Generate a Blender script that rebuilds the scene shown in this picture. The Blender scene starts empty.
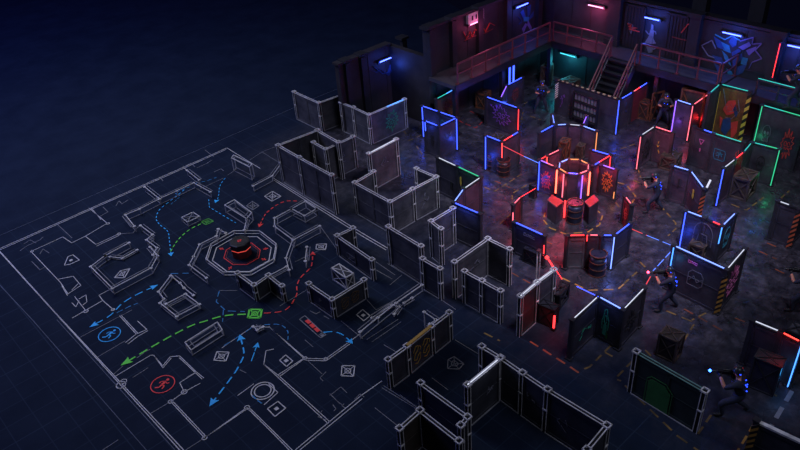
import bpy, bmesh, math, random
from mathutils import Vector, Matrix
C = bpy.context.scene.collection
rnd = random.Random(7)
# ------------------------------------------------------------------ camera (800x450)
F = 740.29; YAW, PIT, ROL = (math.radians(a) for a in (40.6622, 34.25666, 4.46131)); H = 17.0
fw = Vector((math.cos(PIT)*math.sin(YAW), math.cos(PIT)*math.cos(YAW), -math.sin(PIT)))
rt = Vector((math.cos(YAW), -math.sin(YAW), 0)); dn = fw.cross(rt)
RX = math.cos(ROL)*rt + math.sin(ROL)*dn; DN = -math.sin(ROL)*rt + math.cos(ROL)*dn
CAM = Vector((0, 0, H))
def ray(px, py): return RX*((px-400)/F) + DN*((py-225)/F) + fw
def W(px, py, z=0.0):                      # the point of the level plane z that the photo shows at (px, py)
    d = ray(px, py); return CAM + d*((z-H)/d.z)
def WX(px, py, x0): d = ray(px, py); return CAM + d*(x0/d.x)
def WY(px, py, y0): d = ray(px, py); return CAM + d*(y0/d.y)
def PY(p):
    v = Vector(p)-CAM; return 225+F*v.dot(DN)/v.dot(fw)
def HT(bx, by, ty):                        # height of an upright standing at (bx, by) whose top is at row ty
    b = W(bx, by); lo, hi = 0.0, 9.0
    for i in range(40):
        m = (lo+hi)/2
        if PY((b.x, b.y, m)) > ty: lo = m
        else: hi = m
    return lo
cd = bpy.data.cameras.new('camera'); co = bpy.data.objects.new('camera', cd); C.objects.link(co)
cd.sensor_width = 36; cd.lens = 36*F/800; cd.clip_end = 300
m3 = Matrix((RX, -DN, -fw)).transposed(); co.matrix_world = Matrix.Translation(CAM) @ m3.to_4x4()
bpy.context.scene.camera = co
# ------------------------------------------------------------------ materials
MATS = {}
def nd(nt, t, **kw):
    n = nt.nodes.new(t)
    for k, v in kw.items(): setattr(n, k, v)
    return n
def mat(name, col, rough=.6, metal=0.0, var=.35, scale=3.0, col2=None, bump=0.0, spec=.4):
    if name in MATS: return MATS[name]
    m = bpy.data.materials.new(name); m.use_nodes = True; nt = m.node_tree
    b = nt.nodes['Principled BSDF']; b.inputs['Roughness'].default_value = rough; b.inputs['Metallic'].default_value = metal
    b.inputs['Specular IOR Level'].default_value = spec
    tc = nd(nt, 'ShaderNodeTexCoord'); no = nd(nt, 'ShaderNodeTexNoise')
    no.inputs['Scale'].default_value = scale; no.inputs['Detail'].default_value = 7; no.inputs['Roughness'].default_value = .65
    nt.links.new(tc.outputs['Object'], no.inputs['Vector'])
    r = nd(nt, 'ShaderNodeValToRGB'); c2 = col2 or tuple(c*(1-var) for c in col)
    r.color_ramp.elements[0].position = .36; r.color_ramp.elements[1].position = .64
    r.color_ramp.elements[0].color = (*c2, 1); r.color_ramp.elements[1].color = (*col, 1)
    nt.links.new(no.outputs['Fac'], r.inputs['Fac']); nt.links.new(r.outputs['Color'], b.inputs['Base Color'])
    if bump:
        bp = nd(nt, 'ShaderNodeBump'); bp.inputs['Strength'].default_value = bump; bp.inputs['Distance'].default_value = .03
        nt.links.new(no.outputs['Fac'], bp.inputs['Height']); nt.links.new(bp.outputs['Normal'], b.inputs['Normal'])
    MATS[name] = m; return m
def glow(name, col, s):
    if name in MATS: return MATS[name]
    m = bpy.data.materials.new(name); m.use_nodes = True; nt = m.node_tree
    b = nt.nodes['Principled BSDF']; b.inputs['Base Color'].default_value = (.02, .02, .02, 1)
    b.inputs['Emission Color'].default_value = (*col, 1); b.inputs['Emission Strength'].default_value = s
    MATS[name] = m; return m
LED = {'b': glow('led_blue', (.035, .075, 1), 4.2), 'w': glow('led_white_blue', (.16, .26, 1), 3.0), 'c': glow('led_cyan', (.06, .25, 1), 3),
       't': glow('led_teal', (.03, .5, .44), 1.4), 'g': glow('led_green', (.03, .5, .24), 1.5), 'r': glow('led_red', (1, .030, .034), 3.6),
       'k': glow('led_pink', (1, .14, .20), 2.4), 'o': glow('led_amber', (1, .32, .11), 1.5), 'v': glow('led_violet', (.25, .10, 1), 3),
       'W': glow('led_pale', (.75, .8, 1), .95), 'R': glow('led_hot_red', (1, .04, .03), 5)}
# the plan is printed on the floor in navy, the arena floor is worn concrete
def floor_mat():
    m = bpy.data.materials.new('floor'); m.use_nodes = True; nt = m.node_tree; L = nt.links.new
    b = nt.nodes['Principled BSDF']; tc = nd(nt, 'ShaderNodeTexCoord'); P = tc.outputs['Object']
    def noise(s, d=6, r=.6):
        n = nd(nt, 'ShaderNodeTexNoise'); n.inputs['Scale'].default_value = s; n.inputs['Detail'].default_value = d; n.inputs['Roughness'].default_value = r
        L(P, n.inputs['Vector']); return n.outputs['Fac']
    def mth(op, a, c=None, clamp=False):
        n = nd(nt, 'ShaderNodeMath', operation=op, use_clamp=clamp)
        for i, x in enumerate((a, c)):
            if x is None: continue
            if isinstance(x, (int, float)): n.inputs[i].default_value = x
            else: L(x, n.inputs[i])
        return n.outputs[0]
    def ramp(f, *st):
        r = nd(nt, 'ShaderNodeValToRGB'); e = r.color_ramp.elements
        while len(e) < len(st): e.new(.5)
        for i, (p, c) in enumerate(st): e[i].position = p; e[i].color = (*c, 1) if isinstance(c, tuple) else (c, c, c, 1)
        L(f, r.inputs['Fac']); return r.outputs['Color']
    def mix(f, a, c, bt='MIX'):
        n = nd(nt, 'ShaderNodeMix', data_type='RGBA', blend_type=bt)
        for i, x in ((0, f), (6, a), (7, c)):
            if isinstance(x, (int, float)): n.inputs[i].default_value = x
            elif isinstance(x, tuple): n.inputs[i].default_value = (*x, 1)
            else: L(x, n.inputs[i])
        return n.outputs[2]
    sx = nd(nt, 'ShaderNodeSeparateXYZ'); L(P, sx.inputs[0]); X, Y = sx.outputs[0], sx.outputs[1]
    # grid lines of the plan
    def line(v, step, w): 
        f = mth('FRACT', mth('DIVIDE', v, step)); return mth('GREATER_THAN', mth('ABSOLUTE', mth('SUBTRACT', f, .5)), .5-w/step/2)
    g1 = mth('MAXIMUM', line(X, .8, .03), line(Y, .8, .03)); g2 = mth('MAXIMUM', line(X, 3.2, .035), line(Y, 3.2, .035))
    gr = mth('MULTIPLY', mth('ADD', mth('MULTIPLY', g1, .30), mth('MULTIPLY', g2, .16), True), ramp(mth('DIVIDE', mth('SUBTRACT', Y, 30.5), 2.), (0., 1.), (1., .12)))
    navy = mix(ramp(noise(.6), (.35, 0.), (.7, 1.)), (.0078, .0132, .0290), (.0118, .0192, .0400))
    navy = mix(gr, navy, (.032, .050, .088))
    # concrete
    vo = nd(nt, 'ShaderNodeTexVoronoi', feature='DISTANCE_TO_EDGE'); vo.inputs['Scale'].default_value = 1.3; vo.inputs['Randomness'].default_value = 1
    wv = nd(nt, 'ShaderNodeVectorMath', operation='ADD'); nz = nd(nt, 'ShaderNodeTexNoise'); nz.inputs['Scale'].default_value = 1.6; nz.inputs['Detail'].default_value = 5
    L(P, nz.inputs['Vector']); L(P, wv.inputs[0]); L(nz.outputs['Color'], wv.inputs[1]); L(wv.outputs[0], vo.inputs['Vector'])
    crack = ramp(vo.outputs['Distance'], (0, 0.), (.035, 1.))
    keep = ramp(noise(.5, 3), (.45, 1.), (.58, 0.)); crack = mix(keep, crack, (1., 1., 1.))
    n1 = noise(2.3, 9, .74); con = ramp(n1, (.34, (.009, .009, .013)), (.5, (.027, .026, .034)), (.68, (.078, .072, .090)))
    con = mix(1., con, ramp(noise(.23, 3), (.35, .8), (.65, 1.2)), 'MULTIPLY')
    con = mix(1., con, mix(.8, (1., 1., 1.), crack), 'MULTIPLY')
    sl = mth('MAXIMUM', line(X, 1.6, .035), line(Y, 1.6, .035)); con = mix(mth('MULTIPLY', sl, .45), con, (.012, .012, .016))
    msk = ramp(mth('ADD', mth('DIVIDE', mth('SUBTRACT', X, 13.6), 5.), mth('MULTIPLY', mth('SUBTRACT', noise(.7, 5), .5), .9)), (0., 0.), (1., 1.))
    msk = mth('MAXIMUM', msk, 0.)
    far = ramp(mth('DIVIDE', mth('SUBTRACT', Y, 27.), 3.), (0., 1.), (1., 0.)); msk = mth('MULTIPLY', msk, far)
    L(mix(msk, navy, con), b.inputs['Base Color'])
    rg = ramp(noise(1.7, 6, .7), (.35, .20), (.65, .55)); L(mix(msk, (.75, .75, .75), rg), b.inputs['Roughness'])
    bp = nd(nt, 'ShaderNodeBump'); bp.inputs['Distance'].default_value = .03
    L(mth('MULTIPLY', msk, .35), bp.inputs['Strength']); L(mth('ADD', n1, crack), bp.inputs['Height']); L(bp.outputs['Normal'], b.inputs['Normal']); L(mth('MULTIPLY_ADD' if False else 'MULTIPLY', mth('ADD', msk, .12), .36), b.inputs['Specular IOR Level'])
    return m
M_BOARD = mat('board_metal', (.044, .042, .054), .45, .0, col2=(.018, .017, .026), scale=1.6, bump=.15)
M_BOARD2 = mat('board_plum', (.062, .044, .062), .45, .0, col2=(.024, .018, .030), scale=1.8, bump=.15)
M_GREY = mat('board_grey', (.085, .084, .098), .6, .0, col2=(.030, .030, .040), scale=1.5, bump=.2)
M_SKETCH = mat('board_sketched', (.040, .042, .055), .7, .0, col2=(.018, .019, .028), scale=1.6)
M_DARK = mat('dark_steel', (.028, .028, .034), .42, .5, scale=4)
M_POST = mat('post_steel', (.05, .05, .06), .4, .5, scale=5)
M_LINE = mat('white_line', (.62, .61, .63), .6, var=.3, scale=2.2)
M_LINE2 = mat('white_line_faint', (.24, .245, .28), .7, var=.4, scale=2)
M_FAINT = mat('thin_line', (.10, .12, .18), .8, var=.4, scale=1.5)
M_FRAME = mat('pale_paint', (.72, .71, .73), .5, var=.45, scale=3)
M_WALL = mat('wall_plate', (.026, .023, .030), .65, .0, col2=(.010, .009, .013), scale=.9, bump=.3)
M_WALLD = mat('wall_corrugated', (.014, .012, .017), .6, scale=2)
M_PIL = mat('pilaster_steel', (.024, .024, .032), .55, .2, scale=2)
M_DECK = mat('deck_plate', (.045, .042, .052), .6, scale=1.5, bump=.2)
M_RAILRED = mat('railing_red', (.12, .03, .036), .5, scale=3)
M_WOOD = mat('crate_wood', (.040, .028, .021), .7, scale=5, col2=(.016, .012, .010))
M_WOODF = mat('crate_frame', (.075, .054, .042), .6, scale=5, col2=(.026, .020, .017))
M_RUST = mat('rusty_orange', (.15, .05, .02), .6, scale=5, col2=(.05, .02, .01))
M_BARREL = mat('barrel_blue', (.022, .028, .055), .42, .3, scale=4)
M_BARRELD = mat('barrel_dark', (.026, .020, .024), .42, .3, scale=4)
M_HOOP = mat('barrel_hoop', (.12, .045, .03), .5, .2, scale=6)
M_YEL = mat('tape_yellow', (.22, .13, .03), .7, scale=1.8, col2=(.06, .04, .015))
M_ORA = mat('tape_orange', (.24, .06, .025), .7, scale=1.8, col2=(.08, .03, .015))
M_REDT = mat('tape_red', (.42, .03, .03), .7, scale=1.8, col2=(.2, .02, .02))
M_BLK = mat('hazard_black', (.012, .012, .012), .6)
M_HAZ = mat('hazard_yellow', (.42, .22, .04), .6, scale=4)
M_HAZR = mat('hazard_orange', (.50, .10, .04), .6, scale=4)
M_PB = mat('plan_blue', (.02, .46, 1.0), .7, var=.1); M_PB2 = mat('plan_blue_faint', (.02, .22, .52), .7, var=.3)
M_PG = mat('plan_green', (.13, .78, .06), .7, var=.15); M_PR = mat('plan_red', (.98, .05, .05), .7, var=.15)
M_GLASS = mat('dark_glass', (.02, .02, .03), .15)
M_CLOTH = mat('navy_cloth', (.020, .025, .050), .8, scale=8); M_SKIN = mat('skin', (.52, .22, .14), .6, var=.15); M_GLOVE = mat('glove_black', (.012, .012, .014), .6)
M_HELM = mat('helmet_shell', (.03, .035, .04), .3, .2); M_VEST = mat('vest_black', (.016, .018, .028), .55); M_EYE = mat('eye_dark', (.02, .015, .012), .2)
M_GUN = mat('gun_black', (.018, .018, .021), .4, .3); M_GUNR = mat('gun_orange', (.45, .06, .03), .4)
GR = {k: mat('spray_'+k, c, .6, var=.25, scale=4) for k, c in dict(green=(.03, .30, .18), dgreen=(.025, .13, .035), purple=(.19, .07, .33), red=(.50, .05, .04),
      orange=(.50, .17, .04), gold=(.42, .25, .05), blue=(.015, .05, .16), cyan=(.02, .16, .24), pale=(.15, .15, .20), violet=(.14, .10, .28), pink=(.5, .12, .3),
      yellow=(.55, .38, .05), black=(.012, .012, .014), teal=(.03, .22, .28), grey=(.11, .11, .13), dred=(.16, .03, .03), brown=(.14, .08, .035)).items()}
# ------------------------------------------------------------------ mesh building
class MB:
    def __init__(s, o=(0, 0, 0)): s.bm = bmesh.new(); s.o = Vector(o); s.mi = 0
    def _f(s, vs):
        try: f = s.bm.faces.new(vs); f.material_index = s.mi
        except ValueError: pass
    def hexa(s, pts):
        v = [s.bm.verts.new(Vector(p)-s.o) for p in pts]
        for q in ((3, 2, 1, 0), (4, 5, 6, 7), (0, 1, 5, 4), (1, 2, 6, 5), (2, 3, 7, 6), (3, 0, 4, 7)): s._f([v[i] for i in q])
    def box(s, c, sz, u=None):             # u: horizontal direction of the box's length
        c = Vector(c); u = Vector((1, 0, 0)) if u is None else Vector(u).normalized(); n = Vector((-u.y, u.x, 0)); a, b, h = sz[0]/2, sz[1]/2, sz[2]/2; k = Vector((0, 0, 1))
        s.hexa([c-u*a-n*b-k*h, c+u*a-n*b-k*h, c+u*a+n*b-k*h, c-u*a+n*b-k*h, c-u*a-n*b+k*h, c+u*a-n*b+k*h, c+u*a+n*b+k*h, c-u*a+n*b+k*h]); return s
    def bar(s, p, q, w, h=None, up=(0, 0, 1)):
        p, q = Vector(p), Vector(q); h = h or w; d = (q-p)
        if d.length < 1e-6: return s
        d.normalize(); up = Vector(up)
        if abs(d.dot(up)) > .95: up = Vector((1, 0, 0))
        a = d.cross(up).normalized()*w/2; b = a.cross(d).normalized()*h/2
        s.hexa([p-a-b, p+a-b, p+a+b, p-a+b, q-a-b, q+a-b, q+a+b, q-a+b]); return s
    def poly(s, pts, w, h=None, closed=False):
        n = len(pts)
        for i in range(n if closed else n-1): s.bar(pts[i], pts[(i+1) % n], w, h)
        return s
    def lathe(s, c, prof, n=20, a0=0.0):
        c = Vector(c); rings = [[s.bm.verts.new(c+Vector((r*math.cos(a0+2*math.pi*i/n), r*math.sin(a0+2*math.pi*i/n), z))-s.o) for i in range(n)] for r, z in prof]
        for a, b in zip(rings, rings[1:]):
            for i in range(n): s._f([a[i], a[(i+1) % n], b[(i+1) % n], b[i]])
        s._f(rings[0][::-1]); s._f(rings[-1]); return s
    def tube(s, p, q, r, n=10, r2=None):
        p, q = Vector(p), Vector(q); d = (q-p).normalized(); up = Vector((0, 0, 1)) if abs(d.z) < .95 else Vector((1, 0, 0)); a = d.cross(up).normalized(); b = a.cross(d); r2 = r if r2 is None else r2
        A = [s.bm.verts.new(p+(a*math.cos(t)+b*math.sin(t))*r-s.o) for t in (2*math.pi*i/n for i in range(n))]
        B = [s.bm.verts.new(q+(a*math.cos(t)+b*math.sin(t))*r2-s.o) for t in (2*math.pi*i/n for i in range(n))]
        for i in range(n): s._f([A[i], A[(i+1) % n], B[(i+1) % n], B[i]])
        s._f(A[::-1]); s._f(B); return s
    def ball(s, c, r, sc=(1, 1, 1), n=12, m=8):
        c = Vector(c); top = s.bm.verts.new(c+Vector((0, 0, r*sc[2]))-s.o); bot = s.bm.verts.new(c-Vector((0, 0, r*sc[2]))-s.o); R = []
        for j in range(1, m):
            t = math.pi*j/m; R.append([s.bm.verts.new(c+Vector((r*sc[0]*math.sin(t)*math.cos(2*math.pi*i/n), r*sc[1]*math.sin(t)*math.sin(2*math.pi*i/n), r*sc[2]*math.cos(t)))-s.o) for i in range(n)])
        for i in range(n):
            s._f([top, R[0][i], R[0][(i+1) % n]]); s._f([bot, R[-1][(i+1) % n], R[-1][i]])
            for a, b in zip(R, R[1:]): s._f([a[i], b[i], b[(i+1) % n], a[(i+1) % n]])
        return s
    def prism(s, pts, v):                  # polygon extruded by the vector v
        v = Vector(v); A = [s.bm.verts.new(Vector(p)-s.o) for p in pts]; B = [s.bm.verts.new(Vector(p)+v-s.o) for p in pts]; n = len(A)
        for i in range(n): s._f([A[i], A[(i+1) % n], B[(i+1) % n], B[i]])
        s._f(A[::-1]); s._f(B); return s
    def build(s, name, mats, parent=None, bevel=0, smooth=False):
        bmesh.ops.recalc_face_normals(s.bm, faces=s.bm.faces[:])
        me = bpy.data.meshes.new(name); s.bm.to_mesh(me); s.bm.free()
        for m in (mats if isinstance(mats, (list, tuple)) else [mats]): me.materials.append(m)
        if smooth:
            for p in me.polygons: p.use_smooth = True
        o = bpy.data.objects.new(name, me); C.objects.link(o)
        if parent is not None: o.parent = parent
        else: o.location = s.o
        if bevel:
            b = o.modifiers.new('edge', 'BEVEL'); b.width = bevel; b.segments = 1; b.limit_method = 'ANGLE'
        return o
def tag(o, label, cat, group=None, kind=None):
    o['label'] = label; o['category'] = cat
    if group: o['group'] = group
    if kind: o['kind'] = kind
    return o
def thing(name, label, cat, loc, group=None):
    o = bpy.data.objects.new(name, None); C.objects.link(o); o.location = loc; o.empty_display_size = .2
    return tag(o, label, cat, group)
def struct(o): o['kind'] = 'structure'; return o
# ------------------------------------------------------------------ setting
f = MB(); f.prism([(-40, -25, -.2), (33.2, -25, -.2), (33.2, 24.3, -.2), (60, 95, -.2), (-40, 95, -.2)], (0, 0, .2)); struct(f.build('floor', floor_mat()))
XR, YL, ZT = 32.1, 24.2, 5.0; ZD, DX, DY = 2.7, 30.55, 22.35
def wall_plates(mb, along, a0, a1, pos, outward):
    t = .3; n = Vector((outward, 0, 0)) if along == 'y' else Vector((0, outward, 0))
    c = (a0+a1)/2
    if along == 'y': mb.box((pos+outward*t/2, c, ZT/2), (t, a1-a0, ZT))
    else: mb.box((c, pos+outward*t/2, ZT/2), (a1-a0, t, ZT))
m = MB(); wall_plates(m, 'y', 1.0, YL+.3, XR, 1)
for i in range(int((YL-1)/1.15)):           # plate seams
    m.box((XR-.012, 1.6+i*1.15, ZT/2), (.024, .05, ZT))
m.box((XR-.02, 12.6, 3.05), (.03, 23, .06)); struct(m.build('wall_right', M_WALL))
x0, xj, YB, ZB = 20.1, 23.35, 27.0, 3.6
m = MB(); wall_plates(m, 'x', xj, XR+.3, YL, 1)
for i in range(8): m.box((xj+.5+i*1.15, YL-.012, ZT/2), (.05, .024, ZT))
struct(m.build('wall_left', M_WALL))
m = MB(); m.box(((x0+xj)/2, YB+.15, ZB/2), (xj-x0, .3, ZB)); m.box((xj+.15, (YL+YB)/2+.3, ZB/2), (.3, YB-YL, ZB))
for i in range(3): m.box((x0+.7+i*1.15, YB-.012, ZB/2), (.05, .024, ZB))
m.box(((x0+xj)/2, YB+.1, ZB+.05), (xj-x0+.2, .45, .1)); struct(m.build('wall_back', M_WALL))
m = MB(); m.box((XR+.1, 12.5, ZT+.06), (.5, 24, .12)); m.box((XR+.02, 12.5, ZT-.12), (.14, 24, .10)); struct(m.build('trim_1', M_PIL))
m = MB(); m.box(((xj+XR)/2, YL+.1, ZT+.06), (XR-xj+.3, .5, .12)); struct(m.build('trim_2', M_PIL))
# columns of the dark hall beyond
for px in (700, 756):
    p = WX(px, 14 if px == 700 else 24, 35); m = MB((p.x, p.y, 0)); m.box((p.x, p.y, 5), (.5, .7, 10)); o = m.build('wall_pillar', M_PIL); struct(o)
# pilasters with caps and corrugated shutters in the right wall
for px0, px1 in ((606, 618), (686, 697), (770, 783)):
    y0, y1 = WX(px0, 60, XR).y, WX(px1, 60, XR).y; m = MB((XR, (y0+y1)/2, 0)); c = (y0+y1)/2
    m.box((XR-.14, c, (ZT+ZD)/2), (.28, abs(y0-y1), ZT-ZD)); m.box((XR-.16, c, ZT+.1), (.5, abs(y0-y1)+.16, .22)); m.box((XR-.16, c, ZD+.16), (.36, abs(y0-y1)+.1, .3))
    struct(m.build('wall_pilaster', M_PIL))
for i, (px0, px1) in enumerate(((624, 642), (666, 685))):
    y0, y1 = WX(px0, 45, XR).y, WX(px1, 45, XR).y; m = MB((XR, (y0+y1)/2, 2.7)); n = 12
    for k in range(n): m.box((XR-.05-.025*(k % 2), y1+(y0-y1)*(k+.5)/n, 3.78), (.1, (y0-y1)/n*.98, 2.1))
    m.poly([(XR-.08, y0, 2.72), (XR-.08, y0, 4.86), (XR-.08, y1, 4.86), (XR-.08, y1, 2.72)], .1); o = m.build('door_%d' % (i+1), M_WALLD); struct(o)
for px in (430, 452, 478, 505, 535):   # left wall ribs
    q = WY(px, 60, YL); m = MB((q.x, YL, 0)); zb = ZD+.01; m.box((q.x, YL-.12, (ZT+zb)/2), (.34, .24, ZT-zb)); m.box((q.x, YL-.05, ZT+.14), (.55, .5, .16)); struct(m.build('wall_pilaster', M_PIL))
for px in (346, 362, 404):
    q = WY(px, 70, YB); m = MB((q.x, YB, 0)); m.box((q.x, YB-.1, ZB/2), (.3, .2, ZB)); m.box((q.x, YB, ZB+.12), (.5, .5, .12)); struct(m.build('wall_pilaster', M_PIL))
# ------------------------------------------------------------------ mezzanine walkway
ZD, DX, DY = 2.7, 30.55, 22.35
def walkway(label, o, deck, fas, posts):
    dk = thing('mezzanine_walkway', label, 'walkway', o); m = MB(o)
    for c_, s_ in deck: m.box(c_, s_)
    m.build('deck', M_DECK, dk); m = MB(o)
    for c_, s_ in fas: m.box(c_, s_)
    m.build('fascia', M_DARK, dk)
    for x, y in posts: m = MB(o); m.box((x, y, (ZD-.2)/2), (.2, .2, ZD-.2)); m.box((x, y, .04), (.4, .4, .08)); m.build('support_post', M_DARK, dk)
walkway('dark plated mezzanine walkway along the right wall, reached by the stairs', (DX+.7, 18.0, 0), [(((DX+XR)/2-.03, (YL+13.2)/2-.07, ZD-.09), (XR-DX-.12, YL-13.2-.16, .18))], [((DX, (DY+13.2)/2, ZD-.15), (.1, DY-13.2, .34))], ((DX+.2, DY+.2), (DX+.25, 16.3), (DX+.25, 13.6)))
walkway('dark plated mezzanine walkway along the left wall', (26.9, DY+.9, 0), [((26.88, (DY+YL)/2-.03, ZD-.09), (7.24, YL-DY-.12, .18))], [((26.88, DY, ZD-.15), (7.24, .1, .34))], ((23.5, DY+.25), (26.9, DY+.25)))
walkway('end of the right walkway beyond the red railing where a player stands', (31.2, 9.1, 0), [(((DX+XR)/2-.03, 9.1, ZD-.09), (XR-DX-.12, 8.0, .18))], [((DX, 9.1, ZD-.15), (.1, 8.0, .34))], ((DX+.25, 5.4),))
def railing(label, a, b, n, mt=M_RAILRED, top=1.0, led=None, z=ZD):
    a, b = Vector((*a, z)), Vector((*b, z)); t = thing('railing', label, 'railing', a, 'mezzanine railings'); up = Vector((0, 0, 1))
    for i in range(n+1):
        p = a.lerp(b, i/n); m = MB(a); m.bar(p, p+up*top, .06); m.box(p+up*.02, (.16, .16, .04)); m.build('rail_post', mt, t)
    m = MB(a); m.bar(a+up*top, b+up*top, .07); m.build('handrail', mt, t)
    m = MB(a); m.bar(a+up*top*.5, b+up*top*.5, .045); m.build('middle_rail', mt, t)
    if led: m = MB(a); m.bar(a+up*(top+.06), b+up*(top+.05), .022); m.build('light_strip', LED[led], t)
    return t
railing('red tube railing along left mezzanine, above the graffiti wall corner', (23.5, DY+.08), (DX-.1, DY+.08), 7)
railing('red tube railing between the mezzanine corner and the stair top', (DX+.08, DY+.0), (DX+.08, 18.85), 4)
railing('red tube railing right of the stair top, below the blue mural', (DX+.08, 17.25), (DX+.08, 13.35), 4)
railing('short return railing closing the end of the red rail by the mural', (DX+.12, 13.25), (XR-.1, 13.25), 1)
railing('low cyan-lit railing beside the player on the walkway', (DX+.1, 11.65), (DX+.1, 8.9), 3, M_POST, .7, 't')
# staircase
st = thing('staircase', 'dark steel staircase with red handrails climbing to the mezzanine', 'staircase', (28.6, 18.05, 0))
ns = 11; y0, y1 = 17.4, 18.8; xa, xb = 28.65, DX-.06
for i in range(ns):
    xx = xa+(xb-xa)*(i+.5)/ns; z = ZD*(i+1)/(ns+.0)-.05; m = MB((28.6, 18.05, 0)); m.box((xx, 18.1, z), ((xb-xa)/ns*1.15, y1-y0, .05)); m.box((xx+.08, 18.1, z-.11), (.02, y1-y0, .2)); m.build('step', M_DARK if i % 2 else M_POST, st)
for y in (y0, y1):
    m = MB((28.6, 18.05, 0)); m.bar((xa, y, .12), (xb, y, ZD-.12), .06, .3); m.build('stringer', M_DARK, st)
    m = MB((28.6, 18.05, 0)); A = Vector((xa, y, 1.25)); B = Vector((xb, y, ZD+1)); m.bar(A, B, .06); m.bar(A-Vector((0, 0, .45)), B-Vector((0, 0, .45)), .04); m.build('handrail', M_RAILRED, st)
    for t_ in (.02, .35, .68, .98):
        p = Vector((xa, y, .2)).lerp(Vector((xb, y, ZD)), t_); q = A.lerp(B, t_); m = MB((28.6, 18.05, 0)); m.bar(p, q, .05); m.build('rail_post', M_RAILRED, st)
# ------------------------------------------------------------------ wall lights and murals
def wall_tube(label, pa, pb, plane, val, led, cat='tube light'):
    fn = WX if plane == 'x' else WY; a, b = fn(*pa, val), fn(*pb, val); off = Vector((-.12, 0, 0)) if plane == 'x' else Vector((0, -.12, 0)); a += off; b += off; b.z = (a.z+b.z)/2; a.z = b.z
    t = thing('tube_light', label, cat, a)
    m = MB(a); m.bar(a-off*.5, b-off*.5, .1, .16); m.build('housing', M_DARK, t)
    m = MB(a); m.tube(a+off*.1, b+off*.1, .026); m.build('tube', LED[led], t)
    for e, s in ((a, 1), (b, -1)): m = MB(a); m.box(e, (.1, .1, .12)); m.build('end_cap', M_POST, t)
    l = bpy.data.lights.new('tube_lamp', 'POINT'); l.color = {'wall_tube_blue': (.05, .13, 1), 'wall_tube_pink': (1, .12, .35), 'wall_tube_cyan': (.05, .6, .8)}[led]; l.energy = 60 if plane == 'x' else 34; l.shadow_soft_size = .3
    o = bpy.data.objects.new('tube_lamp', l); C.objects.link(o); o.location = (a+b)/2+off*4-Vector((0, 0, .25))
    return t
for nm, c, s in (('wall_tube_blue', (.06, .10, 1), 9), ('wall_tube_pink', (.9, .28, .55), 4), ('wall_tube_cyan', (.04, .4, .55), 3)): LED[nm] = glow(nm, c, s)
wall_tube('pink-white wall tube left of the stair top', (589, 4.4), (606, 7.4), 'x', XR, 'wall_tube_pink')
wall_tube('blue wall tube above the pale figure mural', (645.3, 16.6), (662, 19.8), 'x', XR, 'wall_tube_blue')
wall_tube('blue wall tube above the big blue leaf mural', (723, 31.3), (744, 35.6), 'x', XR, 'wall_tube_blue')
wall_tube('blue wall tube at the far end of the right wall', (788, 44), (806, 48), 'x', XR, 'wall_tube_blue')
wall_tube('pinkish wall tube under a white box on the left wall', (467, 24.4), (482, 19.2), 'y', YL, 'wall_tube_pink')
wall_tube('blue wall tube near the back corner of the left wall', (513.6, 7.2), (526.5, 3.2), 'y', YL, 'wall_tube_blue')
wall_tube('blue wall tube above the lightning mural on the left wall', (377, 62), (392, 56), 'y', YB, 'wall_tube_blue')
wall_tube('cyan wall tube under the mezzanine', (561.2, 51.9), (578, 57), 'x', XR, 'wall_tube_cyan')
a, b = WY(466, 21, YL), WY(481.5, 15.5, YL); c = (a+b)/2; t = thing('sign_box', 'pale sign box mounted over the pinkish tube on the left wall', 'sign', c); m = MB(c); m.box(c+Vector((0, -.08, .12)), ((b-a).length, .16, .5)); m.build('box', M_FRAME, t)
for k in (-.28, 0., .28): m = MB(c); m.box(c+Vector((k, -.165, .12)), (.1, .02, .22)); m.build('symbol', M_BLK, t)
def vtube(label, pos, z0, z1, led, r=.05):
    pos = Vector(pos); t = thing('vertical_tube_light', label, 'tube light', (pos.x, pos.y, z0)); o = Vector((pos.x, pos.y, z0))
    m = MB(o); m.tube((pos.x, pos.y, z0), (pos.x, pos.y, z1), r); m.build('tube', LED[led], t)
    u = Vector((pos.x, pos.y, 0)).normalized()*.1; m = MB(o); m.box((pos.x+u.x, pos.y+u.y, (z0+z1)/2), (.14, .14, z1-z0+.1)); m.build('housing', M_DARK, t)
    for z in (z0-.03, z1+.03): m = MB(o); m.box((pos.x, pos.y, z), (.15, .15, .06)); m.build('end_cap', M_POST, t)
p = W(509.3, 92); p2 = W(513.2, 91)
vtube('left of the two tall blue tubes standing under the left walkway', (p.x, p.y), .12, 2.3, 'b'); vtube('right of the two tall blue tubes standing under the left walkway', (p2.x, p2.y), .12, 2.3, 'b')
p = W(663.5, 99.5); vtube('tall red tube standing upright under the walkway behind a player', (p.x, p.y), .07, 1.75, 'k')
q = WX(783, 34, XR-.36); q2 = WX(778, 60, XR-.36); vtube('thin red tube on the pilaster right of the blue mural', (XR-.42, q.y), 3.2, 4.75, 'r', .014)
def mural(name, label, plane, val, items, w=.05):
    fn = WX if plane == 'x' else WY; off = Vector((-.05, 0, 0)) if plane == 'x' else Vector((0, -.05, 0))
    o = fn(*items[0][1][0], val); t = thing(name, label, 'graffiti', o)
    for kind, pts, col in items:
        P = [fn(*p, val)+off for p in pts]; m = MB(o)
        if kind == 'f': m.prism(P, off*.1); nm = 'painted_shape'
        else:
            for a, b in zip(P, P[1:]): m.bar(a, b, .02 if plane == 'x' else w, w if plane == 'x' else .02)
            nm = 'painted_outline'
        ob = m.build(nm, GR[col], t)
    return t
T = lambda x, y: (680+x/6.617, y/6.617)
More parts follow.
